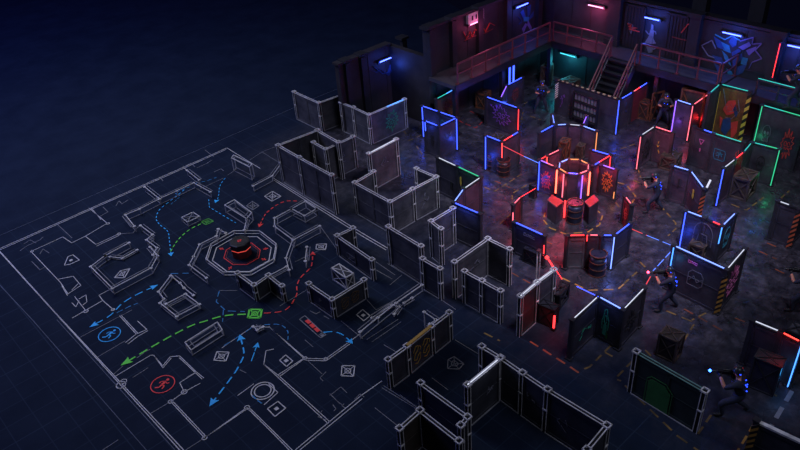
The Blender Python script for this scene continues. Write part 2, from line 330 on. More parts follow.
mural('graffiti_mural', 'large blue and violet leaf-burst mural on the right wall', 'x', XR, [
 ('l', [T(145, 300), T(215, 265), T(240, 320)], 'pale'), ('l', [T(150, 305), T(190, 365), T(230, 380)], 'pale'),
 ('f', [T(225, 235), T(275, 270), T(300, 330), T(250, 310)], 'blue'), ('f', [T(270, 270), T(330, 300), T(340, 350), T(290, 330)], 'cyan'),
 ('f', [T(325, 275), T(350, 240), T(385, 255), T(375, 300), T(350, 310)], 'blue'), ('f', [T(345, 345), T(390, 320), T(410, 335), T(350, 370)], 'blue'),
 ('f', [T(280, 330), T(320, 370), T(345, 440), T(300, 390)], 'cyan'), ('f', [T(350, 400), T(410, 350), T(420, 380), T(355, 450)], 'blue'),
 ('f', [T(215, 360), T(280, 380), T(300, 440), T(240, 400)], 'blue'), ('f', [T(310, 450), T(345, 470), T(360, 500), T(320, 490)], 'cyan'), ('f', [T(380, 440), T(450, 420), T(420, 480), T(370, 500)], 'blue'),
 ('f', [T(415, 375), T(455, 385), T(440, 430), T(405, 420)], 'cyan'), ('f', [T(225, 410), T(270, 440), T(300, 490), T(250, 470)], 'blue'),
 ('f', [T(390, 310), T(460, 275), T(475, 300), T(420, 330)], 'violet'), ('f', [T(440, 330), T(510, 305), T(500, 330), T(460, 365)], 'violet'),
 ('l', [T(400, 270), T(490, 245), T(480, 290), T(545, 285), T(500, 330), T(545, 385), T(480, 410), T(460, 450)], 'violet'), ('l', [T(235, 225), T(300, 260), T(350, 235), T(400, 265)], 'teal')])
T = lambda x, y: (600+x/6.617, y/6.617)
mural('graffiti_mural', 'pale standing figure-like mural under a blue tube', 'x', XR, [
 ('f', [T(345, 158), T(358, 165), T(356, 195), T(340, 195)], 'pale'), ('f', [T(335, 195), T(362, 198), T(356, 250), T(330, 240)], 'pale'), ('f', [T(330, 230), T(352, 240), T(345, 290), T(300, 280)], 'pale'),
 ('f', [T(352, 245), T(375, 285), T(350, 290)], 'pale'), ('l', [T(305, 200), T(325, 225), T(370, 205), T(375, 225)], 'pale'), ('f', [T(310, 310), T(360, 300), T(350, 345), T(325, 350)], 'grey'), ('l', [T(300, 295), T(345, 330), T(385, 310)], 'grey')])
mural('graffiti_mural', 'small red and pale scribble on the left shutter of the right wall', 'x', XR-.12, [('l', [T(185, 155), T(215, 160), T(195, 175), T(250, 185), T(195, 190), T(265, 208)], 'red'), ('l', [T(190, 150), T(220, 165), T(210, 220), T(200, 200)], 'grey')])
mural('graffiti_mural', 'red scribble on the shutter beside the pilaster of the right wall', 'x', XR-.12, [('l', [T(540, 215), T(590, 155), T(600, 170), T(620, 145)], 'red'), ('l', [T(480, 240), T(530, 255), T(600, 270)], 'dred')])
T = lambda x, y: (400+x/6.617, y/6.617)
mural('graffiti_mural', 'red spiky scrawl mural beneath the pinkish tube on the left wall', 'y', YL, [('l', [T(415, 210), T(435, 255), T(460, 205), T(470, 245), T(495, 190), T(515, 230), T(540, 170), T(560, 210), T(590, 150), T(620, 165)], 'red'), ('l', [T(420, 270), T(480, 240), T(540, 225), T(610, 190)], 'dred')], .06)
T = lambda x, y: (500+x/6.617, y/6.617)
mural('graffiti_mural', 'blue splash mural near the back corner of the left wall', 'y', YL, [('f', [T(130, 80), T(150, 60), T(165, 110), T(150, 130)], 'blue'), ('f', [T(175, 45), T(200, 25), T(195, 90), T(180, 110)], 'blue'), ('f', [T(195, 100), T(220, 70), T(215, 110), T(190, 130)], 'blue'),
  ('f', [T(155, 110), T(190, 110), T(185, 140), T(150, 140)], 'cyan'), ('f', [T(140, 190), T(165, 150), T(175, 160), T(150, 220)], 'violet'), ('f', [T(180, 130), T(205, 180), T(200, 205), T(175, 165)], 'violet'), ('l', [T(115, 110), T(140, 140), T(120, 160)], 'blue')])
T = lambda x, y: (300+x/6.617, 60+y/6.617)
mural('graffiti_mural', 'blue lightning mural on the left wall', 'y', YB, [('l', [T(450, 60), T(500, 80), T(530, 60), T(580, 100), T(610, 40), T(640, 70), T(660, 20)], 'blue'), ('l', [T(480, 40), T(540, 90), T(600, 75), T(650, 95)], 'blue'), ('f', [T(590, 30), T(620, 20), T(610, 60), T(570, 90)], 'blue'), ('f', [T(630, 30), T(660, 35), T(640, 90), T(620, 80)], 'blue')], .08)
# ------------------------------------------------------------------ barricades
def emblem(mb, kind, P, n, s):
    """line art on a board; P(u, v) maps the board's unit square, n is its outward normal, s a stroke width"""
    def st(pts, closed=False):
        pts = [P(*p) for p in pts]
        for i in range(len(pts) if closed else len(pts)-1):
            a, b = pts[i], pts[(i+1) % len(pts)]; mb.bar(a, b, s, .012, up=n)
    def fl(pts): mb.prism([P(*p) for p in pts], n*.006)
    r = random.Random(hash_(kind)); ci = lambda cx, cy, rx, ry, k=14, a=0: [(cx+rx*math.cos(a+2*math.pi*i/k), cy+ry*math.sin(a+2*math.pi*i/k)) for i in range(k)]
    if kind.startswith('burst'):
        pts = []
        for i in range(26):
            q = (.40 if i % 2 else .24)*(.8+.4*r.random()); a = 2*math.pi*i/26; pts.append((.5+q*.95*math.cos(a), .5+q*1.05*math.sin(a)))
        st(pts, True); st(ci(.42, .52, .07, .07)); st(ci(.6, .52, .07, .07)); st([(.36, .36), (.44, .42), (.5, .34), (.57, .42), (.65, .36)])
    elif kind.startswith('skull'):
        st([(.3, .2), (.3, .4), (.2, .5), (.24, .74), (.4, .86), (.6, .86), (.76, .74), (.8, .5), (.7, .4), (.7, .2)], True); fl(ci(.4, .56, .08, .07)); fl(ci(.62, .56, .08, .07)); fl([(.48, .44), (.54, .44), (.51, .5)])
        for u in (.4, .5, .6): st([(u, .2), (u, .32)])
    elif kind.startswith('rect'):
        st([(.22, .4), (.22, .7), (.78, .7), (.84, .62), (.84, .32), (.78, .28), (.3, .28)], True); st([(.34, .5), (.44, .6), (.5, .42), (.58, .6), (.68, .44)]); st([(.36, .42), (.7, .56)]); st([(.5, .36), (.54, .64)])
    elif kind.startswith('mark'):
        fl(ci(.5, .62, .10, .09)); fl([(.42, .55), (.58, .55), (.62, .38), (.52, .24), (.4, .36)])
    elif kind.startswith('hood'):
        st([(.3, .25), (.26, .5), (.36, .66), (.4, .84), (.55, .88), (.62, .7), (.74, .56), (.72, .28)]); st(ci(.5, .56, .1, .12)); fl([(.36, .1), (.66, .1), (.62, .4), (.5, .48), (.4, .38)])
    elif kind.startswith('arch'):
        st([(.16, .2)]+[(.5+.34*math.cos(math.pi*(1-i/9)), .55+.32*math.sin(math.pi*(1-i/9))) for i in range(10)]+[(.84, .2)]); st([(.3, .2), (.36, .5), (.64, .5), (.7, .2)])
    elif kind.startswith('door'):
        fl([(.22, 0.02), (.22, .66), (.3, .74), (.62, .74), (.78, .6), (.78, .02)]); st([(.18, .0), (.18, .7), (.28, .8), (.64, .8), (.82, .64), (.82, 0)])
    elif kind.startswith('plate'):
        st([(.2, .18), (.2, .62), (.34, .74), (.72, .74), (.84, .6), (.84, .3), (.7, .18)], True); st([(.26, .34), (.44, .56), (.6, .36), (.8, .52)]); st([(.2, .46), (.84, .46)])
    elif kind.startswith('letters'):
        for k in range(int(kind[7:] or 2)):
            o = .12+.4*k; st([(o+.02, .66), (o+.12, .86), (o+.24, .8), (o+.2, .64), (o+.08, .56), (o+.03, .36), (o+.13, .3), (o+.2, .42), (o+.3, .5), (o+.28, .26), (o+.16, .14), (o+.05, .2)]); st([(o+.24, .8), (o+.34, .7), (o+.3, .6)])
    elif kind.startswith('label'):
        st([(.1, .45), (.14, .6), (.3, .55), (.3, .45), (.42, .6), (.55, .5), (.6, .6), (.75, .52), (.88, .58)]); st([(.1, .4), (.5, .44), (.9, .4)])
    elif kind.startswith('tri'):
        st([(.3, .8), (.7, .8), (.5, .62)], True); fl(ci(.5, .42, .06, .08, 8))
    elif kind.startswith('shapes1'):
        fl([(.22, .62), (.36, .78), (.62, .82), (.74, .66), (.58, .58), (.40, .54)]); fl([(.62, .44), (.86, .5), (.9, .3), (.74, .16)]); fl([(.16, .5), (.3, .46), (.24, .3)])
    elif kind.startswith('shapes2'):
        fl([(.3, .46), (.56, .52), (.66, .36), (.5, .2), (.3, .26)]); fl([(.64, .76), (.8, .62), (.76, .54), (.6, .66)])
    elif kind.startswith('shapes3'):
        st([(.1, .95), (.3, .7), (.42, .6), (.62, .64), (.5, .74), (.36, .68)]); st([(.7, .84), (.84, .66), (.6, .5), (.36, .5)]); st([(.5, .2), (.7, .08)])
    elif kind.startswith('edge'):
        st([(.05, .04), (.05, .9)]); st([(.05, .06), (.9, .06)]); st([(.42, .2), (.6, .03)])
    elif kind.startswith('ten'):
        st(ci(.24, .6, .09, .11)); st([(.4, .5), (.46, .7), (.5, .5)]); st([(.6, .5), (.58, .7), (.72, .66), (.7, .5), (.6, .5)])
    else:                                   # scratch
        for k in range(3):
            u, v = .25+.4*r.random(), .3+.4*r.random(); pts = [(u, v)]
            for j in range(4): u += (r.random()-.4)*.22; v += (r.random()-.5)*.24; pts.append((min(max(u, .1), .9), min(max(v, .12), .9)))
            st(pts)
def hash_(s): return sum((i+1)*ord(c) for i, c in enumerate(s))
LCOL = dict(b=(.03, .08, 1), w=(.12, .22, 1), c=(.05, .4, 1), t=(.03, .7, .6), g=(.03, .8, .35), r=(1, .02, .025), k=(1, .10, .16), o=(1, .4, .12), v=(.3, .1, 1), R=(1, .03, .02), W=(.6, .65, .8))
LE = dict(b=11, w=9, c=4, t=3.5, g=4, r=12, k=8, o=4, v=8, R=15, W=1.2)
def lamp(p, cc, e=1.0):                    # added point light: spill of strips and tubes, red over the plinths
    l = bpy.data.lights.new('strip_lamp', 'POINT'); l.color = LCOL[cc]; l.energy = LE[cc]*e; l.shadow_soft_size = .12
    o = bpy.data.objects.new('strip_lamp', l); C.objects.link(o); o.location = p
TH = .09
def barricade(label, pts, hb, segs=None, verts=None, style='led', boards=None, art=(), closed=False, h=None, hazard=(), group=None, topmat=None, base=0.0, name='barricade', cat='barricade'):
    i, (bx, by) = hb if hb else (0, (0, 0))
    if h is None: h = HT(bx, by, pts[i][1])
    P = [W(x, y, h) for x, y in pts]; n = len(P); G = [Vector((p.x, p.y, base)) for p in P]; o = G[0].copy()
    t = thing(name, label, cat, o, group); up = Vector((0, 0, 1)); ns = n if closed else n-1
    segs = segs or ['n']*ns
    for k in range(ns):
        a, b = G[k], G[(k+1) % n]; u = (b-a).normalized(); L = (b-a).length; nr = Vector((-u.y, u.x, 0))
        if nr.dot(a) > 0: nr = -nr          # towards the viewer's side of the arena
        mb = boards[k % len(boards)] if boards else (M_BOARD if style == 'led' else M_GREY if style == 'grey' else M_SKETCH)
        m = MB(o); c = (a+b)/2; Lb = L-.10
        m.box(c+up*(h-.06)/2, (Lb, TH*.55, h-.06-.0), u)
        ne = max(1, round(L/1.35)); e = TH
        for q in range(ne):                 # frame of each board: rails, stiles and a middle seam
            p0, p1 = a+u*(.05+Lb*q/ne), a+u*(.05+Lb*(q+1)/ne); cc = (p0+p1)/2; l = Lb/ne
            for z in (.06, h-.14): m.box(cc+up*z, (l, e, .10), u)
            for pp in (p0+u*.04, p1-u*.04): m.box(pp+up*(h/2-.02), (.07, e, h-.1), u)
            if h > 1.2: m.box(cc+up*(h*.5), (l, e*.8, .035), u)
        pan = m.build('panel', mb, t)
        # top rail
        tm = topmat or (M_DARK if style == 'led' else M_FRAME)
        if style == 'led':
            m = MB(o); m.box(c+up*(h-.03), (L-.08, TH*1.2, .06), u); m.build('top_rail', tm, t)
        else:
            m = MB(o)
            for sgn in (-1, 1): m.bar(a+u*.05+nr*sgn*.05+up*h, b-u*.05+nr*sgn*.05+up*h, .026)
            m.mi = 1; m.bar(a+u*.05+up*(h-.03), b-u*.05+up*(h-.03), .07, .03); m.build('top_rail', [tm if style == 'grey' else M_LINE, M_DARK], t)
            m = MB(o); m.bar(a+u*.05+nr*.07+up*.02, b-u*.05+nr*.07+up*.02, .03); m.build('base_line', M_LINE2, t)
        s_ = segs[k]; ne = len(s_)
        for q, cc in enumerate(s_):
            if cc == 'n': continue
            p0, p1 = a.lerp(b, (q+.005)/ne), a.lerp(b, (q+.995)/ne); m = MB(o)
            if cc == 'Y':                    # yellow and black hazard rail
                nb = max(4, int((p1-p0).length/.13))
                for j in range(nb):
                    m.mi = j % 2; m.bar(p0.lerp(p1, j/nb)+up*(h+.02), p0.lerp(p1, (j+1)/nb)+up*(h+.02), .06, .05)
                m.build('hazard_stripe', [mat('hazard_cream', (.42, .33, .18), .6), M_BLK], t)
            elif cc == 'G':
                m.bar(p0+up*(h+.03), p1+up*(h+.03), .1, .06); m.build('gold_trim', GR['gold'], t)
            else: m.bar(p0+up*(h+.02), p1+up*(h+.018), .024, .024); m.build('light_strip', LED[cc], t); lamp((p0+p1)/2+nr*.26+up*(h+.16), cc, min(1.6, (p1-p0).length/1.2))
        for ai in art:
            if ai[0] != k: continue
            _, kd, col, u0, u1, v0, v1 = ai; m = MB(o); fr = a+nr*(TH*.5+.008); 
            uu = u
            if (uu.x*RX.x+uu.y*RX.y) < 0: uu = -u; fr = b+nr*(TH*.5+.008)
            emblem(m, kd, lambda x, y: fr+uu*(L*(u0+(u1-u0)*x))+up*(h*(v0+(v1-v0)*y)), nr, .026 if style == 'led' else .024); m.build('painted_emblem', GR[col], pan)
    pst = {}
    for k in range(n):
        p = G[k]; m = MB(o); d = Vector((p.x, p.y, 0)).normalized()
        if style == 'led':
            m.box(p+up*(h/2), (.12, .12, h)); m.box(p+up*(h+.02), (.17, .17, .05)); m.box(p+up*.03, (.22, .22, .06)); pst[k] = m.build('post', M_POST, t)
        else:
            m.box(p+up*(h/2), (.10, .10, h)); m.mi = 1
            for sx in (-1, 1):
                for sy in (-1, 1): m.bar(p+Vector((sx*.06, sy*.06, 0)), p+Vector((sx*.06, sy*.06, h)), .019)
            for sx, sy, lx, ly in ((-1, 0, .03, .19), (1, 0, .03, .19), (0, -1, .19, .03), (0, 1, .19, .03)): m.box(p+Vector((sx*.085, sy*.085, h+.03)), (lx, ly, .05))
            m.box(p+up*(h*.55), (.15, .15, .05)); pst[k] = m.build('post', [M_DARK, M_FRAME if style == 'grey' else M_LINE], t)
        if verts and k in verts:
            vs = verts[k]; cc, z0, z1 = (vs, 0, 1) if isinstance(vs, str) else vs[:3]
            if cc == 'H':                     # striped hazard post
                m = MB(o); nb = 14
                for j in range(nb):
                    m.mi = j % 2; hh_ = h-.17; z = hh_*(z0+(z1-z0)*j/nb); z2 = hh_*(z0+(z1-z0)*(j+1)/nb); q = p-d*.10; r_ = Vector((d.y, -d.x, 0))*.085
                    m.hexa([q-r_+up*z, q+r_+up*(z+.17), q+r_+up*(z+.17)+d*.02, q-r_+up*z+d*.02, q-r_+up*z2, q+r_+up*(z2+.17), q+r_+up*(z2+.17)+d*.02, q-r_+up*z2+d*.02])
                m.build('hazard_stripe', [vs[3] if len(vs) > 3 else M_HAZ, M_BLK], pst[k])
            else:
                m = MB(o); q = p-d*.10; m.bar(q+up*(.04+h*z0), q+up*(h*z1), .026); m.build('light_tube', LED[cc], pst[k]); lamp(p-d*.36+up*(h*(z0*.6+z1*.4)), cc, 1.3*(z1-z0))
    return t
B = barricade
# lit arena, back to front
B('blue-edged barricade stub folded back on itself, with two dark drawn figures', [(422, 106.1), (439.3, 112.1), (456.5, 118), (439, 126.5), (425, 121)], (2, (459, 149.5)), ['b', 'b', 'b', 'b'], {0: 'b', 2: 'b', 4: ('b', .7, 1)}, art=[(1, 'ten', 'cyan', .0, .8, .3, 1), (2, 'scratch1', 'grey', .1, .9, .1, .9), (3, 'mark1', 'black', .1, .9, .1, .9)])
B('blue-topped flat barricade with purple spiky face graffiti and red edge', [(486.1, 97), (518.6, 108.4)], None, ['b'], {1: 'r'}, art=[(0, 'burst1', 'purple', .15, .85, .15, .95), (0, 'scratch3', 'purple', .05, .6, .5, 1)], h=1.5)
B('blue-lit bent barricade behind the purple face graffiti barricade', [(500.5, 98.5), (506.8, 85.7), (522.7, 77.4)], None, ['v', 'b'], {1: 'b'}, h=1.4, art=[(1, 'burst2', 'dred', .2, .8, .2, .8)])
B('small blue and red lit V barricade sheltering two barrels', [(485.5, 135.7), (502.1, 142), (518.8, 131.9)], (0, (486, 169)), ['b', 'bbrrr'[::-1]], {0: 'b', 1: ('R', .55, 1)})
B('pale blue topped crescent alcove behind the central tower', [(552.5, 114.6), (554.5, 125), (539.4, 133.2)], (2, (540, 160)), ['w', 'b'])
B('wide three-sided dark alcove with yellow end light behind the central tower', [(555.5, 125.2), (568.3, 124.6), (582.2, 125.9), (597.2, 131.4)], None, ['w', 'W', 'w'], {3: ('o', .3, 1)}, h=1.45, boards=[M_BOARD2])
B('short violet-topped fin panel standing on the alcove rear edge', [(583, 125), (586.6, 116.3)], None, ['v'], h=1.45)
B('red-topped V-shaped wing panel left of the tower with red burst graffiti', [(560, 149.8), (547.2, 155.9), (539.5, 160.2), (555.3, 167)], (2, (538, 190)), ['k', 'r', 'vk'], {2: 'b', 1: ('R', .4, 1)}, boards=[M_BOARD2], art=[(2, 'burst3', 'red', .1, .9, .1, .8)])
B('red-topped V-shaped wing panel right of the tower', [(591, 149.8), (610.7, 155.4), (593.2, 166)], None, ['b', 'rrb'], {1: ('r', .2, 1)}, h=1.45, boards=[M_BOARD2])
B('dark wing panel with orange scribble right of the tower', [(601.5, 165), (616.7, 170.2)], None, ['v'], {1: ('o', .05, .3)}, h=1.4, art=[(0, 'burst4', 'orange', .05, .95, .15, .95)])
B('corrugated dark container wall with hazard-striped top and shelf of pale panes', [(557.4, 80), (571, 84.2), (619.4, 99.6)], None, ['Y', 'YYY'], {2: 'b', 0: ('H', .5, 1, M_FRAME)}, h=1.8, art=[(0, 'scratch5', 'purple', .1, .9, .1, .9)])
B('blue and red lit barricade running from the stair foot beside an orange frame', [(620.4, 99.6), (632.5, 92.5), (647.6, 82.7)], (0, (618.6, 130.6)), ['b', 'krbb'], {}, boards=[M_BOARD, mat('board_red', (.11, .02, .025), .5)], art=[(0, 'scratch7', 'blue', .1, .9, .1, .9)])
B('white and red edged barricade of two sections beside the teal barricade', [(676.3, 100), (693, 105.3), (708, 94.8)], None, ['w', 'k'], {0: 'v', 1: 'k', 2: ('r', 0, 1)}, h=1.8, boards=[M_BOARD2], art=[(0, 'scratch2', 'black', .2, .8, .1, .9)])
B('teal-topped barricade section running back to the mural panel', [(709.5, 93.6), (719.6, 84.6)], None, ['t'], h=2.85)
B('tall orange panel painted with red and blue abstract shapes, yellow edge', [(720.6, 84.4), (750.3, 91.9)], None, ['t'], {1: ('H', 0, 1, GR['yellow'])}, h=2.85, boards=[mat('board_orange', (.15, .075, .022), .5, col2=(.07, .03, .018), scale=2.5)], art=[(0, 'shapes1', 'red', .05, .95, .0, 1), (0, 'shapes2', 'blue', .05, .95, 0, 1), (0, 'shapes3', 'pale', .05, .95, 0, 1), (0, 'edge1', 'yellow', 0, 1, 0, 1)])
B('green-edged dark barricade cut by the right frame edge, beneath the walkway player', [(762.4, 105.3), (806, 117.8)], None, ['tg'], {0: 'g'}, h=2.52, art=[(0, 'skull2', 'grey', .08, .4, .3, .75), (0, 'burst5', 'red', .55, .95, .15, .75)])
B('dark barricade with a blue strip and cyan framed sign', [(694.4, 126.8), (714, 133.6), (743.5, 142.8)], (0, (690.6, 163.8)), ['nb', 't'], {}, art=[(0, 'tri1', 'pink', .2, .8, .2, .9), (1, 'rect1', 'cyan', .0, .62, .22, .85), (1, 'scratch6', 'red', .75, 1, .2, .9)])
B('slanted barricade with blue and red lit edge beside a crate', [(723.8, 168.4), (735, 159.5), (743.5, 152.5), (751.3, 143.2)], (0, (717.3, 205.5)), ['W', 'r', 't'], {0: 'b'}, boards=[M_BOARD2, MATS['board_red'], M_BOARD])
B('dark barricade ending in a bright green upright light', [(753, 142.7), (779.7, 149.5)], (1, (772.8, 185.6)), ['tg'], {1: 'g'}, art=[(0, 'skull3', 'black', .2, .7, .2, .8)])
B('white-topped corner barricade with reddish light beside a small crate', [(640.8, 135.9), (654.4, 126.8), (673.3, 132.8)], (0, (637.8, 169.1)), ['W', 'k'], {0: 'k'}, boards=[M_BOARD2], art=[(1, 'scratch8', 'yellow', .2, .7, .2, .8), (0, 'burst6', 'black', .1, .9, .1, .9)])
B('blue-topped bent barricade with hazard-striped end and yellow mark', [(672.5, 165.8), (690.7, 171), (704.3, 189.2)], (0, (666.8, 199.8)), ['w', 'w'], {2: ('H', 0, .92, M_HAZR)}, boards=[M_BOARD2], art=[(0, 'mark2', 'black', .25, .75, .3, .9), (1, 'mark3', 'yellow', .2, .75, .3, .9)])
B('blue-edged barricade with arched emblem, behind the orange-striped one', [(686, 211.1), (704.2, 217.9), (722.3, 226.2), (735.5, 213.2)], (0, (679, 247)), ['w', 'nr', 'w'], {0: 'b', 2: ('c', .55, 1)}, art=[(1, 'arch1', 'grey', -.6, .9, .2, 1.0), (2, 'skull4', 'teal', .1, .9, .15, .9)])
B('white-topped barricade with hazard-striped front corner and hexagon outline emblem', [(674, 245.9), (726.8, 269.9), (745, 248.7)], (2, (737.4, 291.5)), ['w', 'W'], {0: ('c', .5, 1), 1: ('H', .02, .92)}, art=[(0, 'plate1', 'grey', .28, .72, .25, .85), (0, 'label1', 'pink', .3, .52, .72, .98), (1, 'burst7', 'pink', .1, .9, .1, .9)])
B('dark corrugated barricade with orange-striped corner at right frame edge', [(778.2, 201.3), (799.4, 208.8), (818, 190)], (0, (767.7, 239)), ['Wn', 'n'], {1: ('H', .0, 1, M_HAZR)})
B('grey-faced barricade with red and blue top and blue bend, holding one barrel', [(567.3, 235.9), (587.4, 235.3), (601, 235.6), (614.6, 235.6), (630.3, 223.4)], (0, (566.5, 268.4)), ['r', 'k', 'b', 'b'], {3: 'w', 1: ('r', .85, 1.05)}, boards=[M_GREY, M_BOARD, M_BOARD, M_BOARD])
B('blue-topped flat barricade with red right edge beside the drawn tripod', [(514.4, 222.3), (544.6, 235.9)], (0, (513, 252.5)), ['bb'], {1: ('r', .4, .75)}, art=[(0, 'label2', 'grey', .3, .75, .6, 1)])
B('low red-glowing barricade stub left of the tower ring', [(513.2, 205), (521, 196.9)], (1, (521.8, 221)), ['k'], {0: ('k', .15, .75)}, boards=[MATS['board_red']])
B('small red-lit panel with scribble right of the tower ring', [(625, 196.4), (632, 205.3)], (0, (622.9, 222)), ['k'], {}, boards=[MATS['board_red']], art=[(0, 'burst8', 'red', .2, .8, .25, .75)])
B('zigzag barricade with blue-lit front bend and yellow lamp mark', [(437.7, 157.6), (457.3, 166.7), (480.6, 177.6), (463.6, 189.2), (453.8, 202.8), (480.2, 214.1)], (2, (482.8, 213.4)), ['W', 'g', 'W', 'w', 'b'], {}, boards=[M_BOARD, M_BOARD, M_BOARD2, M_BOARD2, M_GREY], art=[(0, 'mark4', 'black', .5, .9, .1, .7), (1, 'mark5', 'yellow', .0, .35, .4, .95), (1, 'scratch9', 'green', .3, 1, .2, .8)])
B('teal-topped barricade with rusty graffiti at the foot of the left walkway', [(436, 99.5), (456.7, 88.2)], (1, (457.8, 118)), ['tc'], {}, boards=[mat('board_rust', (.06, .036, .025), .6)], art=[(0, 'burst9', 'brown', .2, .9, .1, .9)])
B('grey panel with teal scribble and a pale sketched left wing', [(341, 102.6), (353.3, 107.5), (368.8, 114.8), (404.3, 99.5)], (2, (369.6, 144)), ['n', 'n', 'nc'], {}, style='grey', art=[(2, 'burst10', 'green', .35, .85, .1, .9)])
B('tall half-drawn sketch panel with a doubled post at the back left', [(294, 92), (318.8, 103), (341, 95)], None, None, None, 'grey', h=1.55)
B('large white-outlined box enclosure with a long front board at the back left', [(338.4, 142.5), (317.3, 130.4), (278, 145.5), (299.1, 157.6), (331.6, 175.3)], (4, (333.9, 213.4)), None, None, 'grey')
B('white-outlined inner L panel inside the back left box enclosure', [(313.5, 142.5), (325.6, 149.3), (352.8, 136.9)], None, None, None, 'grey', h=1.6, art=[(1, 'scratch11', 'pale', .2, .9, .2, .8)])
B('single sketched panel with a bright white top edge', [(368.9, 153.8), (396, 139.5)], (1, (399, 175)), ['W'], None, 'grey', art=[(0, 'scratch12', 'pale', .2, .9, .3, .9)])
B('grey four-sided enclosure outlined in white beside the plan edge', [(373.4, 171.8), (354.8, 182.8), (390, 202), (412.7, 189.2), (436.1, 177.1), (416.5, 168.8)], (4, (438.4, 208)), None, None, 'grey', art=[(3, 'scratch13', 'pale', .1, .9, .2, .9)])
B('small grey doorway-like panel pair with white posts', [(452.8, 208.5), (431, 221.5), (440.8, 229)], (2, (440.5, 264.6)), None, None, 'grey')
B('sloping sketched panel with thick white rails at the plan edge', [(388.4, 226.8), (421, 246.4)], (1, (421, 284.5)), None, None, 'grey')
B('low open white frame joining the plan edge panel', [(422.5, 259), (440, 269)], (1, (440.3, 299)), None, None, 'sketch')
B('grey U-shaped enclosure back with bright white top rails', [(454.4, 262.3), (487.7, 238.9), (509.6, 249.5)], (2, (511, 285)), ['n', 'n'], None, 'grey', art=[(0, 'scratch14', 'pale', .2, .9, .2, .8)])
B('grey single panel with white posts closing the U-shaped enclosure', [(464.5, 271.5), (482, 281), (500.5, 291.2)], (2, (500, 322.9)), None, None, 'grey')
B('white-railed brown-grey panel beside low dark steps with red light', [(520.5, 296.4), (537, 282.6), (553.7, 270)], (0, (521.2, 335.7)), ['W', 'W'], None, 'grey', boards=[mat('board_umber', (.035, .027, .03), .55), M_GREY])
B('W-shaped white-topped barricade with green hooded figure graffiti', [(572.5, 320), (598.2, 296.6), (623.1, 310.2), (644.3, 288.3)], (0, (570.6, 358.7)), ['W', 'w', 'W'], {}, art=[(1, 'hood1', 'green', .15, .7, .1, .95), (0, 'scratch15', 'green', .2, .9, .2, .9), (1, 'mark6', 'dgreen', .3, .75, 0, .4), (2, 'burst11', 'black', .1, .8, .2, .8)])
B('green-framed flat panel with green door graffiti in the foreground', [(636.3, 351.9), (705, 391.2)], (1, (698, 431.5)), None, None, 'grey', boards=[mat('board_green', (.020, .032, .032), .5)], art=[(0, 'door1', 'dgreen', .12, .72, 0, .85)], topmat=mat('rail_greenish', (.22, .42, .36), .4))
B('large dark barricade with red strip and bright blue edge at far right', [(752.8, 320.7), (781, 332.3), (802, 342.8), (812, 328)], (0, (742.4, 362.8)), ['W', 'R', 'n'], {2: 'c'}, boards=[M_BOARD])
B('hazard-edged barricade in the bottom right corner', [(757, 420.5), (806, 443.5)], None, ['nn'], {0: ('H', 0, 1)}, h=1.7, topmat=M_FRAME)
B('long white-railed black enclosure in the foreground with a short inner return', [(481.7, 346.8), (500.6, 358), (522.5, 373.2), (547.5, 389.9), (606.9, 425.8), (587, 450)], (2, (522.2, 413.7)), None, None, 'grey', boards=[M_SKETCH], art=[(2, 'scratch16', 'grey', .1, .8, .3, .8), (3, 'scratch17', 'grey', .1, .5, .2, .8)])
B('inner return panel with bright white rail in the foreground enclosure', [(467.4, 385.3), (499.6, 358.8)], None, ['W'], None, 'grey', h=1.68, boards=[M_SKETCH], art=[(0, 'scratch18', 'pale', .3, .9, .3, .8)])
B('thin sketched panel frame lying parallel to the gold graffiti panel end', [(420.6, 383.5), (467.5, 417.5), (460.7, 425.8)], None, None, None, 'sketch', h=1.4)
B('brown-faced corner panel at the bottom edge', [(399.5, 428.8), (419.9, 410.7), (459, 441.5)], None, None, None, 'sketch', h=1.4, boards=[mat('board_brown', (.035, .027, .022), .7)])
B('plan-edge panel with gold graffiti and gold top trim', [(388.1, 360), (407, 346.4), (431.2, 326.8), (449.2, 312.9)], (3, (450.5, 339.6)), ['n', 'GG', 'n'], None, 'sketch', art=[(1, 'letters2', 'gold', .05, 1, .05, .95)])
B('sketched corner panels with dull gold lettering near the plan crate', [(308.7, 284), (332.1, 299.9), (363.9, 280.2)], (1, (332.6, 317.5)), None, None, 'sketch', art=[(1, 'letters2', 'brown', .1, .9, .1, .9), (0, 'scratch19', 'grey', .2, .8, .2, .8)])
B('dark sketched panel with short white return above the plan crate', [(352.9, 228.3), (337, 235.9), (371.8, 260)], (2, (372.2, 279.7)), None, None, 'sketch', art=[(1, 'rect2', 'grey', .2, .6, .1, .7)])
B('small zigzag sketched panels below the octagon pedestal', [(237.4, 273.4), (254, 285.5), (268.4, 275.7), (282, 286.3)], (1, (254.8, 299.9)), None, None, 'sketch')
UP = Vector((0, 0, 1))
